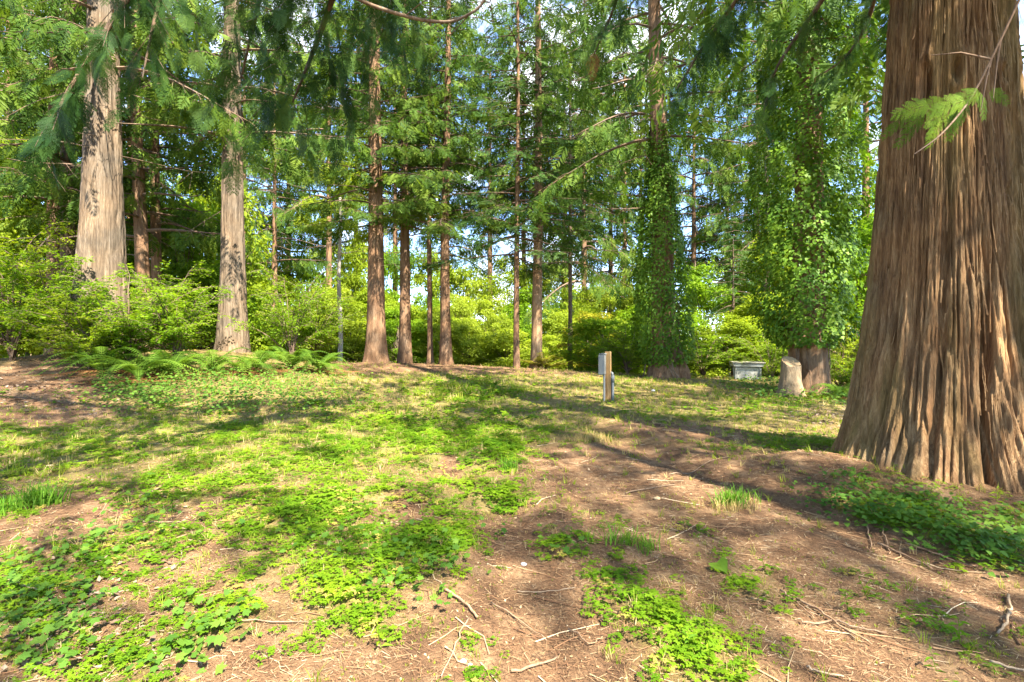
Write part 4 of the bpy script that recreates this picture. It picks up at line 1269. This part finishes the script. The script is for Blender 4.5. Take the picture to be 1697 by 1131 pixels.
# ------------------------------------------------------------------ ground cover (uncountable)
def scatter(y0, y1, per_m2, seed, k=1.06, extra=0.6):
    r_ = np.random.default_rng(seed)
    area = k * (y1 ** 2 - y0 ** 2) + 2 * extra * (y1 - y0)
    n = int(area * per_m2)
    y = np.sqrt(y0 ** 2 + (y1 ** 2 - y0 ** 2) * r_.random(n))
    x = (2 * r_.random(n) - 1) * (k * y + extra)
    keep = np.hypot(x - BX, y - BY) > 0.95
    x, y = x[keep], y[keep]
    return x, y, H(x, y), r_


def upright(bf, templates, x, y, z, size, r_, rnd=None, tilt=.12):
    n = len(x)
    if n == 0: return
    az = r_.random(n) * 6.283
    X = np.stack([np.cos(az), np.sin(az), r_.normal(0, tilt, n)], -1)
    Y = np.stack([-np.sin(az), np.cos(az), r_.normal(0, tilt, n)], -1)
    pick = r_.integers(0, len(templates), n)
    O = np.stack([x, y, z], -1)
    rnd = r_.random(n) if rnd is None else rnd
    for k, t_ in enumerate(templates):
        mk = pick == k
        bf.inst(t_, O[mk], X[mk], Y[mk], size[mk], rnd[mk])


def weed_tmpl(seed, n=9):
    rd = random.Random(seed); parts = []
    for k in range(n):
        f = (k + .6) / n; az = k * 2.4 + rd.uniform(-.4, .4); ln = .5 * (1 - .45 * f) * rd.uniform(.7, 1.2)
        v = kite(ln, ln * rd.uniform(.25, .42), .02, .4); v[:, 2] += v[:, 0] * rd.uniform(.1, .6) - 1.1 * v[:, 0] ** 2
        parts.append((rot2(v, az) + np.array([0, 0, f * 1.0]), Q1, []))
    for a_ in (0, 1.57):
        sd_ = np.array([math.cos(a_), math.sin(a_), 0]) * .016
        parts.append((np.array([-sd_, sd_, sd_ * .5 + np.array([0, 0, 1.]), -sd_ * .5 + np.array([0, 0, 1.])]), Q1, []))
    return tmpl(parts)


WEEDS = [weed_tmpl(k, 7 + k) for k in range(4)]
hb = Buf()
for y0, y1, den, s0, s1, sd in ((1.8, 5, 34, .05, .15, 21), (5, 12, 14, .07, .20, 22)):
    x, y, z, r_ = scatter(y0, y1, den, 400 + sd)
    he, ba = fields(x, y, z)
    mk = r_.random(len(x)) < np.clip(.15 + .8 * he - .5 * ba, .03, 1) * np.clip((fbm(x * 1.6, y * 1.6, 0, 63, 2) - .3) * 4, 0, 1)
    upright(hb, WEEDS, x[mk], y[mk], z[mk] - .004, s0 + (s1 - s0) * r_.random(mk.sum()) ** 2, r_, None, .2)
for y0, y1, den, tm, s0, s1, sd in ((1.8, 4.2, 285, HERBS2, .030, .068, 1), (4.2, 9, 190, HERBS1, .04, .085, 2), (9, 20, 40, HERBS0, .09, .16, 3)):
    x, y, z, r_ = scatter(y0, y1, den, 400 + sd)
    he, ba = fields(x, y, z)
    nz_ = fbm(x * 2.2, y * 2.2, 0, 61, 3)
    px_, py_ = topix(x, y, z)
    lf_ = np.clip((930 - px_) / 200, 0, 1) * np.clip((py_ - 615) / 40, 0, 1)
    p_ = np.clip((he * 1.35 + .12 + .42 * lf_) * np.clip((nz_ - .33) * 3.4, 0.03 + .72 * np.clip(he, 0, 1) ** 2, 1.25) - .45 * ba * (he < .55), 0, 1)
    mk = r_.random(len(x)) < p_
    sz = (s0 + (s1 - s0) * r_.random(mk.sum())) * (.65 + .5 * np.clip(he[mk], 0, 1))
    upright(hb, tm, x[mk], y[mk], z[mk] - .005, sz, r_)
tag(obj('ground_herbs', hb.mesh('ground_herbs', M['herb_leaf'])), 'low feathery green herbs and clover spread in patches over the clearing', 'ground cover', None, 'stuff')

gr = Buf()
for y0, y1, den, tm, s0, s1, sd in ((1.8, 5, 130, GRASS_NEAR, .04, .11, 4), (5, 11, 80, GRASS_FAR, .05, .13, 5), (11, 22, 50, GRASS_FAR, .07, .17, 6)):
    x, y, z, r_ = scatter(y0, y1, den, 400 + sd)
    he, ba = fields(x, y, z)
    nz_ = fbm(x * 1.3, y * 1.3, 0, 71, 3)
    base = .46 if y1 <= 5 else .85
    bank = np.clip((-x - 5.8 - .25 * (y - 9)) / .8, 0, 1) * (y > 9)
    p_ = np.clip(base * np.clip((nz_ - .2) * 2.4, .1, 1.1) * (1 - .93 * ba) * (1 - bank), 0, 1)
    mk = r_.random(len(x)) < p_
    sz = s0 + (s1 - s0) * r_.random(mk.sum()) ** 1.5
    lush = blobs(*topix(x[mk], y[mk], z[mk]), [(785, 650, 90, 22, 0, 1), (700, 690, 80, 20, 0, .8), (60, 800, 60, 40, 0, .8)])
    upright(gr, tm, x[mk], y[mk], z[mk] - .005, sz * (1 + .8 * lush), r_, np.clip(r_.random(mk.sum()) * .85 + .15 * lush, 0, .98))
MOSS = [grass_tmpl(4, 40 + s, 1, 0.16) for s in range(3)]
for y0, y1, den, s0, s1, sd in ((1.8, 3.4, 1500, .010, .028, 14), (3.4, 6, 750, .014, .036, 15), (6, 10, 240, .02, .05, 16)):
    x, y, z, r_ = scatter(y0, y1, den, 400 + sd)
    he, ba = fields(x, y, z)
    px_, py_ = topix(x, y, z)
    lf_ = np.clip((940 - px_) / 260, 0, 1)
    p_ = np.clip((.18 + .4 * lf_ + .3 * he) * np.clip((fbm(x * 2.6, y * 2.6, 0, 75, 3) - .28) * 3, 0, 1.2) * (1 - .8 * ba), 0, 1)
    mk = r_.random(len(x)) < p_
    upright(gr, MOSS, x[mk], y[mk], z[mk] - .002, s0 + (s1 - s0) * r_.random(mk.sum()), r_, r_.random(mk.sum()) * .6 + .17)
tag(obj('grass', gr.mesh('grass', M['grass_blade'])), 'short patchy grass with dry straw tips over the clearing', 'grass', None, 'stuff')

# broad bramble and ivy leaves close to the ground
bl = Buf()
for zone, n, sz0, sz1, hgt, sd in (([(370, 645, 190, 42, 4, 1), (250, 660, 110, 22, 0, .9), (470, 625, 90, 35, 0, 1), (190, 625, 60, 20, 0, .6)], 4800, .045, .085, .26, 1),
                                   ([(1480, 850, 130, 34, 8, 1), (1630, 895, 110, 40, 8, 1), (1410, 800, 40, 14, 0, .8)], 1500, .03, .06, .09, 2),
                                   ([(60, 1020, 120, 90, 0, .8), (180, 900, 150, 40, -15, .6), (330, 1060, 100, 50, -20, .5), (700, 950, 80, 60, 0, .4), (230, 850, 60, 40, 0, .5), (600, 900, 200, 60, 0, .18), (930, 905, 40, 24, 0, .6)], 620, .035, .065, .08, 3),
                                   ([(1320, 655, 80, 9, 0, 1), (1260, 640, 60, 10, 0, .8), (1120, 612, 60, 9, 0, 1), (1390, 660, 40, 12, 0, .7)], 1600, .06, .11, .22, 4)):
    r_ = np.random.default_rng(500 + sd)
    k = 0; XS, YS = [], []
    zx = np.array([b_[0] for b_ in zone]); 
    while k < n:
        px = r_.uniform(-40, 1740, 30000); py = r_.uniform(595, 1131, 30000)
        w = blobs(px, py, zone)
        mk = r_.random(30000) < w
        px, py = px[mk], py[mk]
        d = CAM_Z * FPX / (py - 565.5)
        # meet the terrain
        for _ in range(12):
            hh = H((px - 848.5) / FPX * d, d)
            d = .5 * d + .5 * np.clip((CAM_Z - hh) * FPX / (py - 565.5), 1.5, 30)
        XS.append((px - 848.5) / FPX * d); YS.append(d); k += len(d)
    x = np.concatenate(XS)[:n]; y = np.concatenate(YS)[:n]; z = H(x, y)
    zz = z + hgt * r_.random(n) * (0.5 + fbm(x * 2, y * 2, 0, 5))
    Nn = nrm(np.stack([r_.normal(0, .35, n), r_.normal(-.25, .35, n), np.ones(n)], -1))
    az = r_.random(n) * 6.283
    X = np.stack([np.cos(az), np.sin(az), 0 * az], -1); X = nrm(X - Nn * (X * Nn).sum(-1, keepdims=True))
    bl.inst(PALM if sd != 2 else IVY, np.stack([x, y, zz + .01], -1), X, np.cross(Nn, X), sz0 + (sz1 - sz0) * r_.random(n), r_.random(n))
tag(obj('bramble_leaves', bl.mesh('bramble_leaves', M['broad_leaf'])), 'broad bramble and ivy leaves creeping along the bank and tree feet', 'ground cover', None, 'stuff')

# needle litter, chips and thin twigs
lt = Buf()
for y0, y1, den, l0, l1, w0, w1, sd in ((1.8, 3.4, 6800, .015, .070, .0008, .0021, 7), (3.4, 6, 2400, .025, .11, .0016, .0036, 8), (6, 11, 380, .05, .17, .003, .006, 9), (11, 21, 40, .1, .25, .008, .016, 10)):
    x, y, z, r_ = scatter(y0, y1, den, 400 + sd)
    he, ba = fields(x, y, z)
    p_ = np.clip(.62 + .3 * ba - .45 * he, .08, 1) * np.clip(fbm(x * 1.7, y * 1.7, 0, 81, 3) * 1.7, .2, 1)
    mk = r_.random(len(x)) < p_
    x, y, z = x[mk], y[mk], z[mk]; n = len(x)
    az = r_.normal(-.5, .9, n) + (r_.random(n) < .35) * r_.random(n) * 3
    X = np.stack([np.cos(az), np.sin(az), r_.normal(0, .10, n)], -1)
    Y = np.stack([-np.sin(az), np.cos(az), r_.normal(0, .3, n)], -1)
    ln = l0 + (l1 - l0) * r_.random(n) ** 2
    wr = (w0 + (w1 - w0) * r_.random(n)) / ln
    strip = (np.array([(-.5, -.6, 0), (.5, -.4, 0), (.5, .4, 0), (-.5, .6, 0)], float), np.array([(0, 1, 2, 3)]), np.zeros((0, 3), int))
    O = np.stack([x, y, z + .003 + .012 * r_.random(n)], -1)
    # widths differ per strip: scale across through Y by building the vertices here
    Xn = nrm(X); Zn = nrm(np.cross(Xn, Y)); Yn = np.cross(Zn, Xn)
    V = strip[0]
    W = O[:, None] + ln[:, None, None] * (V[None, :, 0:1] * Xn[:, None] + V[None, :, 2:3] * Zn[:, None]) + (ln * wr)[:, None, None] * V[None, :, 1:2] * Yn[:, None]
    q = (strip[1][None] + (np.arange(n) * 4)[:, None, None]).reshape(-1, 4)
    tone = np.clip(r_.beta(1.3, 1.7, n) + .25 * (fbm(x * .9, y * .9, 0, 91, 2) - .5), 0, 1)
    lt.add(W.reshape(-1, 3), q, None, np.repeat(tone, 4))
for y0, y1, den, s0, s1, sd in ((1.8, 3.6, 900, .006, .022, 11), (3.6, 7, 260, .010, .034, 12)):
    x, y, z, r_ = scatter(y0, y1, den, 400 + sd)
    he, ba = fields(x, y, z)
    mk = r_.random(len(x)) < np.clip(.5 + .4 * ba - .3 * he, .05, 1)
    upright(lt, [LEAF2], x[mk], y[mk], z[mk] + .004, s0 + (s1 - s0) * r_.random(mk.sum()) ** 2, r_, r_.beta(1.5, 2, mk.sum()), .35)
rd = random.Random(44)
for k in range(520):
    yy = 1.9 + 8 * rd.random() ** 1.6; xx = rd.uniform(-1, 1) * (1.05 * yy + .4)
    if math.hypot(xx - BX, yy - BY) < 1.2: continue
    a = rd.uniform(-1.2, 1.0); ln = rd.uniform(.10, .42); pts = []
    for f in np.linspace(-.5, .5, 4):
        X_, Y_ = xx + math.cos(a) * ln * f + rd.gauss(0, .012), yy + math.sin(a) * ln * f + rd.gauss(0, .012)
        pts.append((X_, Y_, 0))
    pts = np.array(pts); pts[:, 2] = H(pts[:, 0], pts[:, 1]) + .008
    lt.tube(pts, np.linspace(.0034, .0014, 4) * rd.uniform(.6, 1.3), 4, rd.random())
tag(obj('needle_litter', lt.mesh('needle_litter', M['litter'])), 'dry brown needles, straw and thin twigs strewn over the ground', 'litter', None, 'stuff')

dl = Buf()
for zone, n, sd in (([(120, 1040, 160, 90, 0, 1), (240, 940, 120, 30, 0, .7), (300, 880, 100, 40, 0, .4)], 420, 1), ([(1370, 690, 60, 14, 0, 1), (1330, 665, 40, 8, 0, 1), (1410, 700, 30, 10, 0, 1)], 380, 2), ([(60, 640, 120, 40, 0, 1), (740, 608, 190, 10, 0, 1), (1100, 620, 140, 8, 0, .8)], 800, 3)):
    r_ = np.random.default_rng(600 + sd)
    px = r_.uniform(-40, 1740, 200000); py = r_.uniform(600, 1131, 200000)
    mk = r_.random(len(px)) < blobs(px, py, zone)
    px, py = px[mk][:n], py[mk][:n]; n = len(px)
    d = CAM_Z * FPX / (py - 565.5)
    for _ in range(12):
        d = .5 * d + .5 * np.clip((CAM_Z - H((px - 848.5) / FPX * d, d)) * FPX / (py - 565.5), 1.5, 30)
    x = (px - 848.5) / FPX * d; y = d
    Nn = nrm(np.stack([r_.normal(0, .3, n), r_.normal(0, .3, n), np.ones(n)], -1)); az = r_.random(n) * 6.283
    X = np.stack([np.cos(az), np.sin(az), 0 * az], -1); X = nrm(X - Nn * (X * Nn).sum(-1, keepdims=True))
    dl.inst(LEAF, np.stack([x, y, H(x, y) + .012], -1), X, np.cross(Nn, X), (.035 if sd == 1 else .07) * r_.uniform(.6, 1.5, n), r_.random(n))
tag(obj('dead_leaves', dl.mesh('dead_leaves', M['dead_leaf'])), 'curled grey-brown dead leaves lying among the ground plants', 'litter', None, 'stuff')

# ------------------------------------------------------------------ single things on the ground
def box_bevel(bf, c, s, bev=0.01, rz=0.0, taper=1.0):
    """Box with chamfered edges; taper scales the bottom."""
    cx, cy_, cz = c; hx, hy, hz = s[0] / 2, s[1] / 2, s[2] / 2
    V = []
    for (k, z_) in ((0, -hz), (1, -hz + bev), (2, hz - bev), (3, hz)):
        ins = bev if k in (0, 3) else 0
        tp_ = taper + (1 - taper) * (z_ + hz) / (2 * hz)
        X_, Y_ = hx * tp_ - ins, hy * tp_ - ins
        for sx_, sy_ in ((-1, -1), (1, -1), (1, 1), (-1, 1)):
            V += [(sx_ * (X_ - (bev if sx_ * sy_ > 0 else 0)), sy_ * (Y_ - (0 if sx_ * sy_ > 0 else bev)), z_), (sx_ * (X_ - (0 if sx_ * sy_ > 0 else bev)), sy_ * (Y_ - (bev if sx_ * sy_ > 0 else 0)), z_)]
    V = np.array(V)
    c_, s_ = math.cos(rz), math.sin(rz)
    W = np.stack([V[:, 0] * c_ - V[:, 1] * s_ + cx, V[:, 0] * s_ + V[:, 1] * c_ + cy_, V[:, 2] + cz], -1)
    Q = [(k * 8 + j, k * 8 + (j + 1) % 8, (k + 1) * 8 + (j + 1) % 8, (k + 1) * 8 + j) for k in range(3) for j in range(8)]
    T = [(0, j + 1, j) for j in range(1, 7)] + [(24, 24 + j, 24 + j + 1) for j in range(1, 7)]
    bf.add(W, Q, T)


M['post_wood'] = bark_mat('post_wood', (0.13, 0.075, 0.03), (0.25, 0.155, 0.065), (0.36, 0.24, 0.11), 60, 0.05, 0.3)
M['grey_metal'] = plain_mat('grey_metal', (0.15, 0.16, 0.155), 0.5, .12, 9, .4, c_stain=(.22, .2, .16), stain=.5)
M['grey_pvc'] = plain_mat('grey_pvc', (0.15, 0.16, 0.158), 0.5, .1, 14, .4)
M['white_plastic'] = plain_mat('white_plastic', (0.48, 0.48, 0.43), 0.6, .10, 8, .25, c_stain=(.18, .17, .10), stain=.8)
M['white_stone'] = plain_mat('white_stone', (0.50, 0.49, 0.46), 0.7, .1, 30, .3)

mp_ = G(1008, 664)
mx, my, mz = mp_
mt = thing('meter_post', 'wooden post carrying a grey utility meter box and conduits in the clearing', 'meter post', (mx, my, mz))
ROT = R(-28)
bf = Buf(); box_bevel(bf, (0.0, 0, 0.52), (0.13, 0.11, 1.30), .008, ROT); obj('post', bf.mesh('post', M['post_wood']), mt)
bf = Buf(); box_bevel(bf, (-0.135, -.035, 0.86), (0.15, 0.26, 0.48), .012, ROT); o = obj('meter_box', bf.mesh('meter_box', M['grey_metal']), mt)
bf = Buf(); box_bevel(bf, (-0.115, -.03, 1.105), (0.16, 0.28, 0.05), .012, ROT, .85); obj('lid', bf.mesh('lid', M['grey_metal']), o)
bf = Buf()
for k in range(5):
    box_bevel(bf, (-0.192 + .004, 0.0, 0.72 + .07 * k), (0.014, 0.20, 0.03), .004, ROT)
obj('front_ribs', bf.mesh('front_ribs', M['grey_metal']), o)
bf = Buf(); bf.tube([(-.105, -.05, -.12), (-.105, -.05, .3), (-.105, -.05, .64)], .026, 12); obj('conduit', bf.mesh('conduit', M['grey_pvc'], True), mt)
bf = Buf(); bf.tube([(.10, -.04, -.15), (.10, -.04, .2), (.10, -.04, .52)], .032, 14)
bf.tube([(.10, -.04, .44), (.10, -.04, .60)], .042, 14, cap=True)
bf.tube([(.10, -.04, .57), (.09, -.02, .65), (.05, .02, .67), (-.02, .05, .67)], .034, 12, cap=True)
o = obj('conduit', bf.mesh('conduit', M['grey_pvc'], True), mt); o['label'] = 'thick grey conduit with an elbow'

# white tub
tx, ty, tz = (1237 - 848.5) / FPX * 18.6, 18.6, 0
tz = h1(tx, ty)
tb_ = thing('white_tub', 'weathered white rectangular tub with a lid, among the shrubs at right', 'tub', (tx, ty, tz), R(-14))
bf = Buf(); box_bevel(bf, (0, 0, .22), (.86, .62, .50), .03, 0, .86); obj('body', bf.mesh('body', M['white_plastic']), tb_)
bf = Buf(); box_bevel(bf, (0, 0, .535), (1.04, .80, .13), .02, 0, .96); obj('rim', bf.mesh('rim', M['white_plastic']), tb_)
bf = Buf(); box_bevel(bf, (0, 0, .625), (1.10, .86, .05), .015); obj('lid', bf.mesh('lid', plain_mat('lid_wood', (.45, .40, .30), .7, .2, 10)), tb_)
for xx in (-.41, .41):
    bf = Buf(); box_bevel(bf, (xx, -.31, .22), (.05, .05, .44), .01)
    obj('corner_rib', bf.mesh('corner_rib', M['white_plastic']), tb_)

# white pipe lying in the grass
a0, a1 = G(1190, 622), G(1256, 631)
pts = np.linspace(a0, a1, 8); pts[:, 2] = H(pts[:, 0], pts[:, 1]) + .07
bf = Buf(); bf.tube(pts, .035, 12, cap=True)
tag(obj('plastic_pipe', bf.mesh('plastic_pipe', M['white_plastic'], True)), 'long white plastic pipe lying in the grass before the tub', 'pipe')


def rock(label, px, py, size, mat, seed, name='white_stone'):
    g = G(px, py)
    bf = Buf(); u = np.linspace(0, np.pi, 9); v = np.linspace(0, 2 * np.pi, 14, endpoint=False)
    U, Vv = np.meshgrid(u, v, indexing='ij')
    X, Y, Z = np.sin(U) * np.cos(Vv), np.sin(U) * np.sin(Vv), np.cos(U)
    r = 1 + .6 * (fbm(X * 1.3 + seed, Y * 1.3, Z * 1.3, seed, 2) - .5)
    W = np.stack([X * r * size, Y * r * size * .8, Z * r * size * .6], -1).reshape(-1, 3)
    i, j = np.meshgrid(np.arange(8), np.arange(14), indexing='ij')
    a, b2 = i * 14 + j, i * 14 + (j + 1) % 14
    bf.add(W, np.stack([a, a + 14, b2 + 14, b2], -1).reshape(-1, 4))
    return tag(obj(name, bf.mesh(name, mat, True), None, g + np.array([0, 0, size * .3])), label, 'stone', 'pale stones on the ground')


rock('small white stone in the grass right of the meter post', 1083, 649, .055, M['white_stone'], 1)
rock('white pebble at the bottom edge left of the bare path', 768, 1101, .014, M['white_stone'], 2)
rock('second white pebble at the bottom edge, right of its neighbour', 779, 1108, .012, M['white_stone'], 3)
rock('tan clod on the dark litter left of the straw tuft', 1089, 829, .030, plain_mat('tan_clod', (.42, .30, .16), .9, .2, 30), 4, 'earth_clod')
rock('grey pebble on the bare path', 868, 940, .018, plain_mat('grey_pebble', (.42, .42, .43), .8, .1, 30), 5, 'grey_pebble')


def stick(label, pix, r0, r1, mat='stick', lift=.014, name='fallen_stick'):
    pts = np.array([G(*p_) for p_ in pix])
    t = np.linspace(0, len(pts) - 1, (len(pts) - 1) * 5 + 1); k = np.arange(len(pts))
    sp = np.stack([np.interp(t, k, pts[:, i]) for i in range(3)], -1)
    for _ in range(2): sp[1:-1] = (sp[:-2] + 2 * sp[1:-1] + sp[2:]) / 4
    sp[:, :2] += rng.normal(0, .004, (len(sp), 2))
    sp[:, 2] = H(sp[:, 0], sp[:, 1]) + lift + np.abs(rng.normal(0, .003, len(sp)))
    o = sp[0].copy(); o[2] = 0
    bf = Buf(); bf.tube(sp - o, .60 * np.linspace(r0, r1, len(sp)) * (1 + rng.normal(0, .07, len(sp))), 7, cap=True)
    return tag(obj(name, bf.mesh(name, M[mat], True), None, o), label, 'stick', 'fallen sticks on the ground')


stick('long brown stick slanting down the right foreground', [(1322, 998), (1360, 1020), (1400, 1052), (1447, 1077)], .011, .007)
stick('grey stick crossing just below the long brown stick at right', [(1330, 1037), (1375, 1032), (1420, 1047), (1467, 1057)], .010, .005)
stick('curved pale root bent upright at the right edge', [(1672, 994), (1676, 1020), (1668, 1045), (1652, 1057)], .012, .009, 'stick_pale', .02)
stick('short grey twig lying across the right rut', [(1437, 874), (1440, 892), (1445, 912)], .009, .006)
stick('twig lying across the right rut beside the short grey one', [(1462, 880), (1470, 900), (1474, 922)], .008, .004)
stick('dark stick lying along the far side of the right rut', [(1455, 905), (1500, 925), (1545, 950)], .014, .008)
stick('pale brown stick pointing into the bottom edge on the bare path', [(847, 1121), (885, 1110), (924, 1097)], .012, .007)
stick('thick brown branch piece beside the central herb patch', [(735, 980), (765, 1000), (790, 1032)], .013, .010)
stick('pale straight stick running down from the thick branch piece', [(776, 1030), (757, 1075), (730, 1127)], .007, .005, 'stick_pale')
stick('thin level stick on the brown litter left of the herb patch', [(378, 1034), (450, 1036), (535, 1040)], .007, .004)
stick('small log-like twig among the weeds at left', [(232, 827), (255, 815), (277, 806)], .016, .012)
stick('pale forked stick at the far left', [(28, 974), (50, 978), (68, 985)], .014, .008, 'stick_pale')
stick('long tan twig on the dark litter in the middle distance', [(1037, 821), (1075, 812), (1118, 806)], .010, .006)
stick('thin pale twig crossing the bare path', [(858, 987), (905, 985), (955, 979)], .005, .003, 'stick_pale')
stick('thin brown twig on the near part of the bare path', [(812, 1003), (860, 1035), (907, 1068)], .006, .004)
stick('white weathered stick at the bottom right corner', [(1640, 1103), (1670, 1112), (1697, 1120)], .010, .007, 'stick_pale')
stick('pale broken stick at the bottom edge right of centre', [(1335, 1112), (1360, 1122), (1398, 1130)], .009, .006, 'stick_pale')
stick('curved grey twig among the left ground plants', [(290, 946), (303, 932), (300, 917)], .007, .004)
stick('grey stick lying in the weeds at left', [(140, 985), (190, 990), (215, 983)], .008, .005, 'stick_pale')
stick('brown twig on the litter near the bottom centre', [(945, 1050), (975, 1080), (1000, 1062)], .006, .004)
stick('dark stick beside the low green patch at right', [(1295, 985), (1320, 1005), (1352, 1030)], .008, .005)
stick('fine brown stick on the dark litter before the giant trunk', [(1110, 790), (1160, 775), (1210, 760)], .012, .006)
stick('brown stick below the giant trunk leaves', [(1500, 905), (1560, 925), (1620, 945)], .010, .006)

# single large green leaf
g = G(1188, 944)
lf = Buf()
V = np.array([(0, 0, .0), (-.012, .050, .012), (.035, .058, .018), (.070, .034, .012), (.108, 0, -.004), (.070, -.034, .012), (.035, -.058, .018), (-.012, -.050, .012), (.05, 0, .004)], float)
lf.add(V, None, [(8, k, k + 1) for k in range(0, 7)] + [(8, 7, 0)], .75)
o = tag(obj('fallen_leaf', lf.mesh('fallen_leaf', M['ivy_leaf']), None, g + np.array([0, 0, .035]), R(-80)), 'single large green heart-shaped leaf on the straw right of centre', 'leaf')
o.rotation_euler = (R(22), R(8), R(-80))
tag


def tuft(label, px, py, hgt, spread, n, seed, mat='grass_blade', lo=.2, hi=.98):
    g = G(px, py); r_ = np.random.default_rng(seed)
    bf = Buf()
    x = r_.normal(0, spread, n); y = r_.normal(0, spread * .7, n)
    z = H(x + g[0], y + g[1]) - g[2] - .01
    upright(bf, GRASS_NEAR, x, y, z, hgt * r_.uniform(.6, 1.1, n), r_, lo + (hi - lo) * r_.random(n))
    return tag(obj('grass_tuft', bf.mesh('grass_tuft', M[mat]), None, g), label, 'grass tuft', 'tall grass tufts')


M['grass_lush'] = leaf_mat('grass_lush', (.05, .14, .012), (.095, .22, .018), (.19, .31, .03), .35)
M['grass_dry'] = leaf_mat('grass_dry', (.22, .16, .05), (.34, .25, .09), (.42, .33, .14), .25, tcol=(1.2, 1.1, .8))
tuft('tall bright green grass tuft at the left', 70, 838, .26, .06, 26, 1, 'grass_lush')
tuft('looser grass tuft at the far left edge', 12, 850, .22, .07, 16, 2, 'grass_lush')
tuft('green and straw grass tuft on the dark litter before the giant trunk', 1216, 836, .20, .07, 26, 3, 'grass_lush')
tuft('dry straw tuft at the foot of the green one', 1218, 846, .13, .09, 26, 4, 'grass_dry')
tuft('pale dry grass tuft in the middle of the clearing', 985, 728, .16, .20, 70, 5, 'grass_dry')
tuft('thin green grass tuft right of the bare path', 1035, 905, .17, .10, 20, 6, 'grass_lush')
tuft('small grass tuft in the middle of the herb carpet', 845, 780, .22, .07, 16, 7, 'grass_lush')
